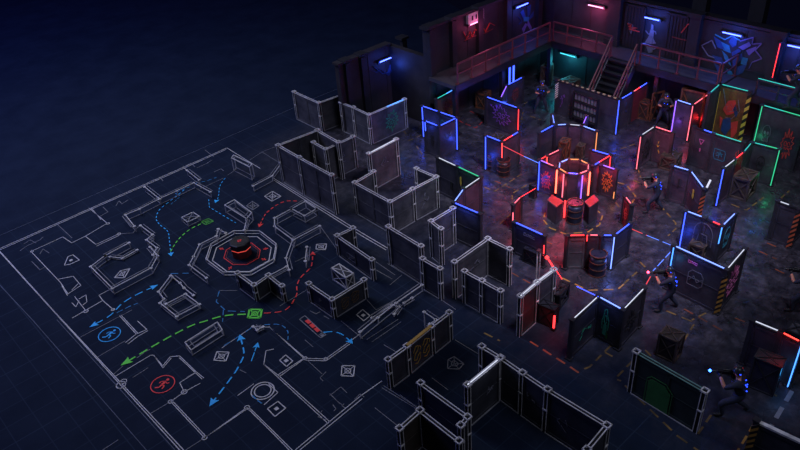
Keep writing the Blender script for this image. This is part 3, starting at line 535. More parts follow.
# ------------------------------------------------------------------ central tower
hT = 1.5; c = W(573.8, 166.8, hT); c.z = 0; tw = thing('octagonal_tower', 'octagonal light-edged tower in the middle of the arena, red and amber corner lights', 'tower', c)
ph = math.atan2(-c.y, -c.x); RT = .62; V8 = [c+Vector((RT*math.cos(ph-math.pi/8+k*math.pi/4), RT*math.sin(ph-math.pi/8+k*math.pi/4), 0)) for k in range(8)]
tops = ['b', 'k', 'k', 'o', 'o', 'w', 'w', 'o']
for k in range(8):
    a, b = V8[k], V8[(k+1) % 8]; u = (b-a).normalized(); mid = (a+b)/2; L = (b-a).length
    m = MB(c); m.box(mid+UP*(hT/2), (L-.04, .06, hT-.04), u); m.box(mid+UP*.1, (L-.02, .11, .14), u); m.box(mid+UP*(hT-.1), (L-.02, .11, .1), u); m.box(mid+UP*.75, (L-.1, .08, .04), u)
    m.box(mid+u*(L/2-.07)+UP*.75, (.05, .1, 1.4), u); m.box(mid-u*(L/2-.07)+UP*.75, (.05, .1, 1.4), u); m.build('panel', M_BOARD, tw)
    m = MB(c); m.bar(a.lerp(b, .12)+UP*(hT+.03), b.lerp(a, .12)+UP*(hT+.02), .034, .03); m.build('light_strip', LED[tops[k]], tw)
    m = MB(c); m.box(a+UP*(hT/2), (.1, .1, hT), a-c); m.box(a+UP*(hT+.01), (.15, .15, .05), a-c); m.build('post', M_POST, tw)
LED['hot'] = glow('led_hot_corner', (1, .10, .06), 5.5)
for k, nm in ((0, 'k'), (1, 'v'), (2, 'hot'), (7, 'hot')):
    p = V8[k].lerp(V8[7 if k == 0 else 2], .3 if k < 2 else 0)+(V8[k]-c).normalized()*.09; m = MB(c); m.bar(p+UP*.35, p+UP*(hT-.05), .045 if nm == 'hot' else .03); m.build('light_tube', LED[nm], tw)
    lamp(p+(V8[k]-c).normalized()*.18+UP*.95, 'R' if nm == 'hot' else nm, 1.0)
hp = .85
def plinth(label, quad, tube):
    P = [W(x, y, hp) for x, y in quad]; o = (P[0]+P[2])/2; o.z = 0; t = thing('plinth', label, 'plinth', o, 'plinths in front of the tower')
    m = MB(o); m.prism([Vector((p.x, p.y, 0)) for p in P], (0, 0, hp-.04)); m.build('body', M_BOARD2, t, .02)
    m = MB(o); m.prism([o+(Vector((p.x, p.y, 0))-o)*1.04+UP*(hp-.04) for p in P], (0, 0, .05)); m.build('top', mat('plinth_top_lit_red', (.30, .045, .045), .35), t, .01); tt = (Vector((22.6, 14.9, 0))-o).normalized(); lamp(o+tt*.12+UP*1.3, 'R', .8)  # tubes' red light put into the top's colour; red point light added above
    if tube is not None:
        q = W(*tube); m = MB(o); m.bar(q+UP*.05, q+UP*hp, .05); m.build('light_tube', LED['r'], t)
plinth('left red-lit plinth before the tower, with a thin red tube', [(552.2, 194.8), (547.6, 199.8), (556.5, 206.8), (563.5, 201.5)], (564, 218.5))
plinth('right red-lit plinth before the tower, beside the barrel', [(584.5, 201.5), (589.9, 206.8), (599, 200.4), (593.8, 194.8)], None)
# ------------------------------------------------------------------ barrels
def barrel(label, px, py, r=.29, h=.86, body=M_BARREL):
    o = W(px, py); o += Vector((o.x, o.y, 0)).normalized()*r*.9; o.z = 0; t = thing('barrel', label, 'barrel', o, 'oil barrels'); n = 24
    m = MB(o); m.lathe(o, [(r*.96, 0), (r, .03), (r*.985, h*.3), (r*1.0, h*.34), (r*.985, h*.38), (r*.985, h*.63), (r, h*.66), (r*.985, h*.7), (r*.99, h-.03), (r*.97, h-.04), (r*.93, h-.06)], n); dr = m.build('drum', body, t, smooth=True)
    for z in (h*.34, h*.66, h-.015, .03):
        m = MB(o); m.poly([o+Vector((r*1.005*math.cos(2*math.pi*i/n), r*1.005*math.sin(2*math.pi*i/n), z)) for i in range(n)], .035, .035, True); m.build('hoop', M_HOOP, dr)
    m = MB(o); m.lathe(o, [(r*.94, h-.055), (r*.9, h-.035)], n); m.tube(o+Vector((r*.5, 0, h-.04)), o+Vector((r*.5, 0, h-.005)), .045); m.tube(o+Vector((-r*.55, .05, h-.04)), o+Vector((-r*.55, .05, h-.01)), .03); m.build('lid', body, t)
barrel('dark blue barrel between the two red-lit plinths', 573.6, 224.5, .3, .9)
barrel('blue barrel in the bend of the red and blue topped barricade', 596, 277.5, .3, .9)
barrel('front barrel of the pair at the small blue and red V barricade', 503.3, 177.5, .29, .8, M_BARRELD)
barrel('rear barrel of the pair at the small blue and red V barricade', 492.3, 171.5, .27, .8, M_BARRELD)
barrel('small dark barrel against the corrugated container wall', 571.5, 118.5, .24, .72)
# ------------------------------------------------------------------ crates
def crate(label, quad, by, wood=M_WOOD, fr=M_WOODF, hollow=False, h=None, group='wooden crates', z0=0.0, name='crate'):
    """quad: top corners left, back, right, front; by: row of the front bottom corner"""
    (x, y) = quad[3]
    if h is None:
        lo, hi = .1, 3.0
        for i in range(30):
            mm = (lo+hi)/2; p = W(x, y, mm)
            if PY((p.x, p.y, z0)) < by: lo = mm
            else: hi = mm
        h = min(lo-z0, 1.45)
    Q = [W(a, b, z0+h) for a, b in quad]; o = (Q[0]+Q[1]+Q[2]+Q[3])/4; e1 = (Q[2]-Q[3]+Q[1]-Q[0])/2; e2 = (Q[0]-Q[3]+Q[1]-Q[2])/2; e1.z = e2.z = 0
    a, b = e1.length, e2.length; u = e1.normalized(); v = Vector((-u.y, u.x, 0)); 
    if v.dot(e2) < 0: v = -v
    o.z = z0; t = thing(name, label, 'crate', o, group); w = min(.09, a*.12)
    K = [o+u*(sx*a/2)+v*(sy*b/2) for sx, sy in ((-1, -1), (1, -1), (1, 1), (-1, 1))]
    m = MB(o)
    if not hollow: m.box(o+UP*(h/2), (a-w*.7, b-w*.7, h-w*.6), u)
    else:
        for c0, s0 in ((o+UP*.05, (a-w, b-w, .08)), (o+v*(b/2-w*.6)+UP*h/2, (a-w, .03, h-w)), (o-v*(b/2-w*.6)+UP*h/2, (a-w, .03, h-w))): m.box(c0, s0, u)
        for s in (-1, 1): m.box(o+u*s*(a/2-w*.6)+UP*h/2, (.03, b-w, h-w), u)
    m.build('body', wood, t)
    m = MB(o)
    for k in range(4):
        p, q = K[k], K[(k+1) % 4]; i_ = (o-(p))*.04; i_.z = 0
        m.bar(p+UP*w/2, q+UP*w/2, w); m.bar(p+UP*(h-w/2), q+UP*(h-w/2), w); m.bar(p, p+UP*h, w)
    m.build('frame', fr, t)
    for k in range(4):
        p, q = K[k], K[(k+1) % 4]; m = MB(o); m.bar(p+UP*w, q+UP*(h-w), w*.6, w*.5); m.bar(q+UP*w, p+UP*(h-w), w*.6, w*.5); m.build('brace', fr, t)
    if not hollow: m = MB(o); m.bar(K[0]+UP*h, K[2]+UP*h, w*.7, .03); m.bar(K[1]+UP*h, K[3]+UP*h, w*.7, .03); m.build('lid_brace', fr, t)
    return t, o, h, u
crate('dark crate with an X-braced pale lid under the red and blue slanted barricade', [(734.4, 175.6), (742.5, 167.2), (758.6, 171.8), (749.5, 181)], 201.8)
crate('low brown crate in the corner of the reddish corner barricade', [(662, 154), (668, 148.8), (680.9, 152.6), (675.6, 160.2)], 173.5)
crate('open-topped wooden crate standing alone behind the green door barricade', [(659.6, 333.8), (667, 325.2), (685, 332.6), (677.8, 341.4)], 363)
crate('wire-edged dark crate beneath the arched emblem', [(690, 242.7), (696.7, 235.3), (709.6, 240.4), (704.3, 248.2)], 262, M_BOARD, M_WOODF)
crate('rusty crate under the orange frame beside a crouching player', [(639, 101.6), (645.5, 98.3), (655, 101.2), (649, 105)], 121, M_WOOD, M_RUST)
crate('rusty orange crate with pale clutter on top below the walkway', [(684, 87.4), (691.4, 80.2), (709.6, 86.2), (704, 93.5)], 107, M_WOOD, M_RUST, h=2.1)
crate('crate with X-braced top behind the striped container wall', [(559, 80), (571, 75.4), (579, 79), (568.5, 84)], 96, M_WOOD, M_WOODF)
crate('tall stacked crate in the dark under the mezzanine corner', [(541, 66), (546.5, 61.5), (552.5, 63), (548.5, 67)], 85)
crate('brownish crate in the shade beneath the left walkway', [(476, 92.5), (482, 88.6), (490.2, 90.2), (485, 95)], 110, M_WOOD, M_RUST)
crate('dark frame crate against the large far right barricade', [(757, 354.5), (761.5, 346.5), (784.5, 360), (779.5, 369.5)], 399, M_BOARD, M_POST)
crate('grey crate behind the large far right barricade', [(786.5, 328.5), (793, 319.5), (806, 326), (801, 336)], 350, M_GREY, M_POST)
crate('wooden crate inside the wide alcove behind the tower', [(560, 141), (564, 136.5), (570, 139), (566, 143.5)], 163, M_WOOD, M_RUST)
crate('small crate inside the wide alcove, right of the larger crate', [(577, 145), (580.5, 141.5), (585.5, 143.5), (582, 147)], 160)
crate('crate top showing behind the small V barricade with barrels', [(490, 137), (497, 132.6), (504.5, 134.8), (499.5, 139)], 156)
crate('dark low box left of the tower wing panel', [(529.3, 184.8), (532.5, 183), (537.6, 184.2), (534.5, 186.6)], 199, M_BOARD, M_DARK, group='dark boxes')
crate('dark step block carrying a red light, beside the white-railed panel', [(539.8, 303), (545, 298), (557.5, 306), (553, 311.6)], 329.5, M_BOARD, M_DARK, group='dark boxes')
crate('dark block between the step block and the white-railed panel', [(553.5, 292), (562.5, 280.5), (567.5, 284), (558.6, 296.5)], 311, M_BOARD, M_DARK, group='dark boxes')
crate('dark glassy box standing at the flat blue-topped barricade', [(524, 247.5), (529, 244), (541.5, 250), (537, 254.5)], 268, M_GLASS, M_DARK, group='dark boxes')
p = W(553.5, 330); t = thing('floor_light_post', 'red upright light on the corner of the dark step block', 'light', p); m = MB(p); m.bar(p+UP*.1, p+UP*.62, .05); m.build('tube', LED['r'], t); lamp(p-Vector((p.x, p.y, 0)).normalized()*.2+UP*.5, 'r', .5); m = MB(p); m.box(p+UP*.05, (.14, .14, .1)); m.build('base', M_DARK, t)
# clutter on the rusty crate
q = W(697, 86.5, .8)
# shelf of pale panes hung on the container wall
a, b = W(576, 98, .98), W(596.5, 105.5, .98); u = (b-a); u.z = 0; L = u.length; u.normalize(); nr = Vector((-u.y, u.x, 0)); nr = nr if nr.dot(a) < 0 else -nr
o = W(586, 117); o.z = 0; t = thing('pane_rack', 'rack of small pale panes on the corrugated container wall', 'rack', Vector((a.x, a.y, .2)))
oo = Vector((a.x, a.y, .2)); A = W(576.5, 90.5, 1.62); A = Vector((A.x, A.y, 0)); A -= nr*.02
m = MB(oo); L = 1.42
for z in (.32, .75, 1.18, 1.60): m.box(A+u*(L/2)+nr*.16+UP*z, (L, .16, .05), u)
for s in (0, L): m.box(A+u*s+nr*.16+UP*.9, (.05, .16, 1.5), u)
m.build('frame', M_DARK, t)
for zi, z in enumerate((.53, .96, 1.39)):
    for k in range(7): m = MB(oo); m.box(A+u*(.12+k*.195)+nr*.16+UP*z, (.13, .04, .28), u); m.build('pane', GR['grey'], t)
# orange X frame
p, q = W(649.5, 121), W(656, 119.5); d = (q-p); o = p.copy(); t = thing('braced_frame', 'orange X-braced upright frame beside the rusty crate', 'frame', o); h = 1.45; d = d.normalized()*.62; q = p+d
m = MB(o); m.poly([p, p+UP*h, q+UP*h, q], .07); m.bar(p+UP*.05, q+UP*.05, .07); m.build('frame', M_RUST, t); m = MB(o); m.bar(p, q+UP*h, .06); m.bar(q, p+UP*h, .06); m.bar(p+UP*h*.5, q+UP*h*.5, .06); m.build('brace', M_RUST, t)
# clutter
q = W(696, 85.6, .78)
for i, (dx, dy, s) in enumerate(((0, 0, .22), (.28, -.2, .16), (-.2, -.35, .13))):
    p = W(697, 87, 0); 
# tripod sketch with red lines by the flat blue barricade
p = W(537.3, 283.5); hh = HT(537.3, 283.5, 250.5); t = thing('light_mast', 'thin red-tipped mast with a braced arm in front of the white-railed panel', 'mast', p)
m = MB(p); m.bar(p-RX*.05, p-RX*.05+UP*hh, .035); m.bar(p+RX*.05, p+RX*.05+UP*hh, .035); m.box(p+UP*.03, (.25, .25, .06)); m.build('pole', M_FRAME, t)
e = W(547, 257.5, hh*.9); m = MB(p); m.bar(p+UP*hh, e, .03); m.bar(p+UP*hh*.62, e, .02); m.build('arm', M_RAILRED, t)
m = MB(p); m.box(p+UP*hh, (.16, .12, .04)); m.build('cap', M_RAILRED, t); m = MB(p); m.box(e, (.1, .1, .08)); m.build('lamp_head', LED['r'], t)
# white blue flare light on the bent barricade's end
p = W(705.5, 190, 1.5); t = thing('clamp_light', 'small white light clamped at the hazard-striped barricade end', 'light', p); q = W(710.5, 180, 1.75); m = MB(p); m.bar(p, q, .06); m.build('tube', LED['W'], t); m = MB(p); m.box(p, (.14, .14, .1)); m.build('clamp', M_POST, t)
# ------------------------------------------------------------------ laser beams and tape on the floor
def beam(label, a, b, led, r=.014):
    a, b = Vector(a), Vector(b); m = MB(a); m.tube(a, b, r, 6); return tag(m.build('laser_beam', LED[led]), label, 'laser beam')
LED['beam_red'] = glow('beam_red', (1, .06, .07), 1.1); LED['beam_blue'] = glow('beam_blue', (.1, .22, 1), 1.6)
m0 = (524, 156.3)
beam('red half of the beam from the V barricade toward the tower', W(503.5, 146, 1.55), W(*m0, 1.5), 'beam_red'); beam('blue half of the beam from the V barricade toward the tower', W(*m0, 1.5), W(538.5, 163, 1.45), 'beam_blue')
beam('red beam running from the low stub to the tower wing panel', W(521, 196.9, 1.3), W(537.5, 187.2, .35), 'r', .012)
beam('red beam between the mast arm and the white-railed panel', e, W(554, 269.5, 1.6), 'r', .012); beam('red beam falling from the panel end to the yellow tape', W(549, 259.5, 1.35), W(562, 279, .06), 'r', .012)
beam('blue beam rising to the W-shaped barricade top', W(577, 286.5, .5), W(598.2, 296.6, 1.68), 'b', .012)
def tape(pts, mt, w=.06, dash=.34, gap=.2, nm='floor_marking', led=False, z=.004):
    P = [W(*p) for p in pts]; m = MB(P[0]); on = True; left = dash
    for a, b in zip(P, P[1:]):
        d = (b-a); L = d.length; s = 0.0
        if L < 1e-4: continue
        d /= L
        if not dash: m.box((a+b)/2+UP*z, (L, w, .006), d); continue
        while s < L-1e-5:
            k = min(left, L-s)
            if on: m.box(a+d*(s+k/2)+UP*z, (k, w, .006), d)
            s += k; left -= k
            if left < 1e-5: on = not on; left = dash if on else gap
    o = m.build(nm, mt); return struct(o) if not led else o
for pts, mt in (([(545, 212.7), (543.6, 220), (549.6, 227.8), (564.8, 233.8), (587.4, 232.3), (599.5, 224.8), (602.5, 215.7), (598, 211)], M_HAZ), ([(616.7, 182.3), (625.8, 184.6), (635.6, 196), (631.8, 203.5)], M_HAZ), ([(611.6, 196), (620.7, 209.6)], M_YEL),
    ([(536.9, 181.6), (528.6, 183.9), (512, 193.7), (512.7, 203.5)], M_YEL), ([(484, 187), (494.6, 191.4), (524, 172.6)], M_YEL), ([(562, 278), (581.6, 287.3), (588.4, 290.4), (617.8, 289.4), (627, 281.5)], M_HAZ), ([(637, 272), (623.4, 284.2)], M_YEL),
    ([(666.3, 310.8), (695, 322.9), (686, 337.3), (682, 343)], M_YEL), ([(684, 309), (722, 330.4)], M_ORA), ([(530, 341.5), (569.4, 366.4), (579, 373)], M_HAZR), ([(610.6, 345.9), (589.5, 367), (583.4, 369.3)], M_YEL), ([(605, 352.5), (612.5, 356.5)], M_YEL),
    ([(632.5, 361), (615, 379), (621, 381)], M_YEL), ([(625, 385.5), (677.9, 436.4), (700, 452)], M_YEL), ([(746.5, 382), (784.3, 399.4)], M_YEL), ([(711, 415), (698, 434)], M_YEL), ([(754, 424), (737, 452)], M_HAZ), ([(731.4, 204.3), (746.5, 210.3), (764.6, 196.7)], M_YEL), ([(781, 198), (789, 191)], M_YEL),
    ([(767, 243), (779, 248)], M_ORA), ([(758.6, 251), (776.7, 259.3)], M_ORA), ([(775, 269), (792, 277.4)], M_ORA), ([(660.5, 205.8), (675.6, 223), (675.6, 229), (668, 236)], M_YEL), ([(635, 144), (612, 152)], M_YEL), ([(638, 169), (641, 178)], M_YEL), ([(458.3, 120.6), (475.7, 128.1), (485.5, 119), (470, 111)], M_REDT),
    ([(400, 126.6), (407, 135)], M_YEL), ([(416.5, 146), (424, 157)], M_YEL), ([(408, 141), (424, 134)], M_YEL), ([(524, 104), (538, 96)], M_YEL), ([(530, 116), (541, 120)], M_YEL), ([(523, 112), (521.5, 120)], M_YEL), ([(700, 128), (745, 140)], M_ORA), ([(664, 129), (672, 124)], M_ORA), ([(484, 333), (500, 341)], M_YEL), ([(493, 259), (503, 268), (519, 277), (533, 285)], M_ORA), ([(545.5, 241.5), (552, 244)], M_ORA),
    ([(500, 224), (512, 213)], M_YEL), ([(495, 181), (515, 190)], M_ORA), ([(645, 350), (651, 356)], M_YEL), ([(640, 262), (646, 268)], M_YEL), ([(633, 180), (655, 190)], M_YEL), ([(745, 322), (735, 318)], M_ORA), ([(706, 313), (692, 320)], M_YEL)): tape(pts, mt)
tape([(792, 391), (770.7, 427)], M_LINE2, .12, .5, .3)
for pts, cc in (([(631, 228.8), (647, 235.5)], 'beam_red'), ([(647, 235.5), (673, 246)], 'beam_blue'), ([(671.5, 251), (653, 271)], 'beam_blue'), ([(650.5, 276.5), (642.5, 291)], 'beam_red')):
    o = tape(pts, LED[cc], .03, .5, .15, 'floor_light_line', True); tag(o, {0: 'red dashed light line on the floor before the arched-emblem barricade', 1: 'blue dashed light line on the floor reaching the striped barricade corner', 2: 'blue dashed light line on the floor behind the aiming player', 3: 'short red light line on the floor under the aiming blaster'}[[631, 647, 671.5, 650.5].index(pts[0][0])], 'light line')
# ------------------------------------------------------------------ the printed plan
pl = thing('floor_plan_drawing', 'large white-line floor plan drawn across the navy floor at left', 'floor plan', W(180, 300))
po = pl.location.copy()
def lines(name, runs, mt, w):
    m = MB(po)
    for r in runs:
        P = [W(*p)+UP*.006 for p in r]
        for a, b in zip(P, P[1:]):
            d = b-a
            if d.length > 1e-4: m.box((a+b)/2, (d.length+w*.4, w*.52, .006), d)
    return m.build(name, mt, pl)
def off(run, k):                            # a parallel line k metres beside a run
    return run
lines('border_line', [[(0, 248.6), (227, 148), (260, 168.5)], [(-8, 243.5), (180, 450.5)], [(0, 251.5), (57, 314.5), (183.5, 450)], [(0, 250), (226, 149.6)], [(295.5, 450), (360, 396.5), (382, 381)], [(300, 450), (362, 399)], [(272.7, 177.8), (361.8, 233), (388, 248.5)], [(273.5, 180), (361, 235.5), (386, 250)]], M_LINE, .05)
lines('margin_line', [[(-5, 280), (32.5, 320), (92, 388), (148, 452)], [(0, 235.5), (100, 192.3), (220, 140.6), (300, 105)], [(57, 320), (175, 450)], [(300, 104), (340, 88)]], M_FAINT, .04)
lines('room_outline', [
 [(89.2, 208.3), (107.3, 223.4), (85.4, 236.3), (71.8, 243), (62.7, 237), (50, 243), (31, 251.5), (60.5, 282.5)], [(91, 208), (101, 219.5)], [(85.4, 236.3), (96, 244.6), (118.6, 234)], [(97, 246), (119, 235.5)], [(57.4, 279.5), (73.3, 276.4), (80.9, 285.5), (68, 294), (60.5, 282.5)], [(72, 290), (78, 284)], [(62, 286), (67.5, 295.5)],
 [(72.5, 318), (102.8, 300.6), (99, 295.3), (111.8, 288.5)], [(102.8, 300.6), (113.3, 309.7)], [(74.8, 296.8), (86.1, 311.2)], [(79, 299), (86, 295), (87, 302), (83, 305)], [(72, 303), (76, 307), (79, 301)],
 [(119.7, 316), (136.3, 334.2), (125.7, 342.5)], [(121.2, 315.4), (137.5, 333)], [(136.3, 334.2), (146.9, 329.6), (137.8, 321.3)], [(128, 344), (138, 336.4), (147.5, 331)],
 [(115.2, 376.5), (150.7, 355.3), (153.7, 355.3), (162.8, 366), (170.3, 356.8), (179.6, 356), (196.3, 372), (203.8, 378)], [(155, 357), (163, 368), (171, 358.5)], [(179.6, 358), (202, 379)], [(196.4, 372.3), (179.7, 382.8), (184.3, 392), (170.7, 401.7), (204.6, 438), (247, 407.7), (279.4, 440), (290, 451)], [(184.3, 392), (200, 383.6)], [(172.5, 401), (206, 436.5)], [(249, 407.5), (281, 439), (293, 451)], [(204.6, 438), (247, 409)],
 [(222, 348), (253, 326.6), (269.6, 327.4), (305.3, 358.4), (325.7, 359), (347.7, 343.2), (360, 334)], [(269, 326.6), (306, 360.4), (326, 361), (350, 344)], [(305, 358.4), (279.6, 376.5), (263.8, 364.4), (266, 350.8), (273.6, 349.3)], [(303, 359), (278, 375)], [(263.8, 364.4), (328, 423.6)], [(279.6, 376.5), (330, 422)], [(268.8, 384), (277.9, 392.6), (264.3, 404.7)], [(253.7, 384), (237.8, 395.6)], [(184, 168), (199, 180)]], M_LINE, .045)
lines('thin_line', [[(57, 224), (72, 238)], [(80, 337.5), (132, 310)], [(97, 357.5), (125, 341)], [(133, 377.5), (148, 368)], [(150, 414), (170.7, 401.7)], [(204.6, 438), (186, 450)], [(113, 375), (123, 366)], [(31.7, 261.5), (40, 270), (45, 267)], [(305.3, 358.4), (322, 374)], [(305, 340), (313, 347)], [(330, 395.5), (341, 387), (347, 393)], [(140, 225), (133, 233), (118.6, 234)], [(219.3, 290.6), (237, 290.6)], [(187, 377.3), (196.3, 372)], [(300, 239), (320, 228)], [(320, 226), (336, 248)],
 [(360, 334), (375, 318), (402, 300)], [(367, 339.5), (398, 319.5)], [(372, 342), (401, 322)], [(341, 321), (363, 339)], [(367, 300), (376, 310), (395, 300)], [(390, 285), (402, 275)], [(387.7, 263.8), (419.4, 283.5)], [(400, 349), (392, 356)], [(384, 345), (396, 352)], [(432, 378), (448, 390)], [(440, 299), (455.5, 309.5)], [(396, 255.5), (419.4, 269)], [(310, 288), (280, 306)], [(295, 262), (320, 250)], [(376, 262), (395, 275)], [(376, 270), (392, 279)], [(238, 168), (228, 175)], [(250, 160), (262, 152), (280, 145)], [(262, 152), (278, 162)], [(198, 190), (224, 178)], [(190, 165), (207, 158)], [(205, 150), (214, 157)],
 [(400, 395), (425, 413)], [(375, 408), (399, 427)], [(382, 388), (420, 411)], [(384, 386), (424, 412)], [(455, 340), (480, 355)], [(100, 452), (118, 440)]], M_LINE2, .035)
lines('dimension_mark', [[(20, 251), (27, 246), (40, 240), (43, 237)], [(24, 244), (30, 240), (36, 243)], [(40, 254), (43, 249), (49, 253)], [(103, 207), (108, 212), (99, 217), (93, 211)], [(116, 206), (119, 201), (122, 204), (128, 200)], [(155, 181), (160, 177), (163, 181)], [(186, 166), (191, 163), (195, 167)], [(197, 168), (206, 164), (212, 160)], [(214, 172), (221, 169), (224, 171)], [(150, 349.5), (143, 353)], [(144, 353), (137, 358)], [(310, 311), (316, 314), (320, 312)], [(324, 316), (329, 319)], [(333, 405), (336, 409), (334, 411)], [(345, 408), (342, 406), (344, 404)], [(326, 420), (318, 417), (322, 411)], [(355, 399), (360, 394), (364, 397)], [(326, 372), (320, 378), (323, 381)], [(343, 406), (337, 401), (330, 394)], [(240, 370), (246, 373)]], M_LINE2, .04)
for cx, cy, r in ((113, 309.7, .12), (119, 234, .14), (108, 223.6, .12), (86, 311.2, .16), (305, 358.4, .14), (184.3, 392, .18), (170.7, 401.7, .15), (247, 407.7, .16), (204.6, 438, .14), (32, 251.4, .12), (121, 385, .3), (123.5, 381.5, .2), (157, 254, .12), (325.7, 359, .12)):
    p = W(cx, cy)+UP*.006; r *= .5; m = MB(po); m.poly([p+Vector((r*math.cos(i*math.pi/6), r*math.sin(i*math.pi/6), 0)) for i in range(12)], .028, .006, True); m.build('node_ring', M_LINE, pl)
def plan_wall(label, pts, h=.28, closed=False, mt=M_LINE, ties=True):
    P = [W(*p, h) for p in pts]; o = Vector((P[0].x, P[0].y, 0)); t = thing('plan_outline_wall', label, 'outline wall', o, 'outlined walls on the floor plan')
    n = len(P); m = MB(o); m.poly([p for p in P], .029, .03, closed); m.build('top_line', mt, t)
    m = MB(o); m.poly([Vector((p.x, p.y, .02)) for p in P], .026, .02, closed); m.build('base_line', M_LINE2, t)
    m = MB(o)
    for a, b in zip(P, P[1:]+([P[0]] if closed else [])):       # second rail beside the first
        if (b-a).length < .05: continue
        u = (b-a).normalized(); v = Vector((-u.y, u.x, 0))*.13; m.bar(a+v, b+v, .024)
    m.build('inner_line', M_LINE2, t)
    for p in P: m = MB(o); m.bar((p.x, p.y, 0), p, .028); m.box(p, (.10, .10, .03)); m.build('corner_post', mt, t)
    return t
pw = plan_wall
pw('outlined wall bent round the left plan room with an X symbol', [(105, 255.7), (90.6, 266.6), (112.5, 288.5), (151, 268.1), (157.8, 256), (150, 247)])
pw('short outlined wall with a knob beside the left plan room', [(105, 255.7), (129, 242.9)]); pw('thin outlined wall closing the top of the left plan room', [(110.2, 256.8), (122.3, 258.3), (137, 250)], .1)
pw('zigzag outlined wall right of the left plan room', [(140.5, 225.5), (152.5, 234.6), (146.5, 240), (157, 248), (153, 255)])
pw('outlined wall along the upper plan, with a bracket at its left end', [(134.4, 226.3), (125.3, 215), (139.7, 209), (159.3, 199), (176.7, 191), (193.7, 183), (210.3, 192)])
pw('outlined wall stub joining the plan top border', [(144.6, 187), (159.7, 199)]); pw('outlined wall stub under the plan top border near its peak', [(187, 170.5), (199, 180)])
pw('outlined wall bracket at the plan edge by the large box enclosure', [(253.3, 186), (272, 176)]); pw('outlined slanting brace at the foot of the large box enclosure', [(272, 176), (281, 164)], .2)
pw('bent outlined wall left of the octagon', [(218.5, 229.3), (216.3, 236), (199.6, 244.4), (193.6, 256.5), (189, 265), (206.4, 278)])
pw('outlined wall with a box end right of the octagon', [(316.5, 208.8), (304.4, 215.6), (291.6, 208.8), (274.5, 218), (274.5, 226.3), (293.3, 240), (319.6, 226)], .35)
pw('outlined square bay at the top of the wall right of the octagon', [(291.6, 208.8), (305.2, 201.3), (316.5, 208.8)], .35)
pw('outlined wall running down from the box end to the octagon side', [(292.6, 240), (286, 258), (289, 270)], .3); pw('outlined low wall linking the octagon to the small zigzag panels', [(286.5, 266.6), (270, 275.2)], .2)
pw('short upright outlined panel right of the octagon', [(306.8, 247), (305.3, 261)], .3)
pw('outlined polygon room below the octagon on the left', [(170.7, 275.7), (158.6, 291.6), (163.9, 299), (160, 303), (176.7, 316.5), (199.4, 304.4), (185.5, 294), (166, 304)], .2)
pw('dashed outlined wall edge above the polygon room', [(172, 277), (180, 283), (184, 288), (193.3, 295.3)], .08)
pw('complex thick outlined wall along the right edge of the plan', [(360, 332), (378, 317.5), (396, 303), (422, 285)], .3); pw('second thin rail beside the thick right plan wall', [(372, 318), (392, 305), (399, 307), (394, 314)], .12)
pw('little outlined door frame beside the gold graffiti panel', [(424, 312), (436, 320), (430, 324)], .7)
pw('outlined triangle bracket under the blue dashes at the plan centre', [(253, 326.6), (257, 330), (263, 327)], .12)
pw('outlined door leaf at the upper left border of the plan', [(225.5, 233), (218, 229)], .1)
pw('low outlined wall left of the thick plan wall, near the squares', [(412, 298), (404, 303)], .15)
def plan_box(label, quad, h, x=False):
    Q = [W(*p, h) for p in quad]; o = sum(Q, Vector())/4; o.z = 0; t = thing('outline_box', label, 'outline box', o, 'wireframe boxes on the floor plan')
    m = MB(o); m.poly(Q, .029, .03, True); m.build('top_frame', M_LINE, t); m = MB(o); m.poly([Vector((q.x, q.y, .02)) for q in Q], .026, .02, True); m.build('base_frame', M_LINE2, t)
    for q in Q: m = MB(o); m.bar((q.x, q.y, 0), q, .034); m.build('edge_post', M_LINE, t)
    if x: m = MB(o); m.bar(Q[0], Q[2], .03); m.bar(Q[1], Q[3], .03); m.build('cross', M_LINE2, t)
    else:
        m = MB(o); c_ = sum(Q, Vector())/4; m.poly([c_+(q-c_)*.75 for q in Q], .025, .025, True); m.build('inner_frame', M_LINE2, t)
    return t
plan_box('long outlined box above the octagon', [(234.4, 199.8), (251.8, 212.7), (246.5, 218.7), (224.6, 205)], .4); pw('outlined leg standing below the long box above the octagon', [(246.5, 220), (244.2, 230)], .2)
plan_box('small outlined box with a crossed lid left of the green marker', [(181.5, 217.5), (192.8, 212.2), (199.6, 216.4), (187.6, 222.2)], .22, True)
plan_box('outlined upright box near the plan top corner', [(233.6, 155), (252, 164), (249.5, 167), (231.5, 158)], .7)
plan_box('long slanted outlined box in the middle of the plan', [(185, 342.5), (217.4, 322), (222.3, 330), (191, 350)], .25)
t = crate('outlined plan crate with sketched sides behind the corner panels', [(332.1, 267.4), (339.7, 263.4), (352.5, 273.2), (345, 278)], 290, M_SKETCH, M_LINE, group='wireframe boxes on the floor plan')
# octagon rings and pedestal
oc = W(242.4, 254); RQ = [W(*p) for p in ((234.4, 234.6), (260, 234.6), (276.7, 247.5), (274, 263), (251, 276.2), (224, 276.2), (206.5, 263), (211.7, 247.5))]; rc = sum(RQ, Vector())/8
def octo(rx, a0=math.pi/8): 
    return [oc+(p-rc)*rx/1.4 for p in RQ]
t = thing('octagon_drawing', 'white and red octagon rings drawn round the small pedestal', 'drawing', oc)
RO_ = 1.40
for r_, mt, w, nm in ((RO_, M_LINE, .03, 'outer_ring'), (RO_*.84, M_LINE, .034, 'middle_ring'), (RO_*.52, M_PR, .026, 'red_ring'), (RO_*.46, mat('plan_red_dim', (.2, .03, .04), .7), .022, 'inner_ring')):
    m = MB(oc); m.poly([p+UP*.012 for p in octo(r_)], w, .008, True)
    if nm == 'outer_ring':
        m.poly([p+UP*.15 for p in octo(r_)], w, .03, True)
        for p in octo(r_): m.bar(p, p+UP*.15, .04)
    m.build(nm, mt, t)
m = MB(oc)
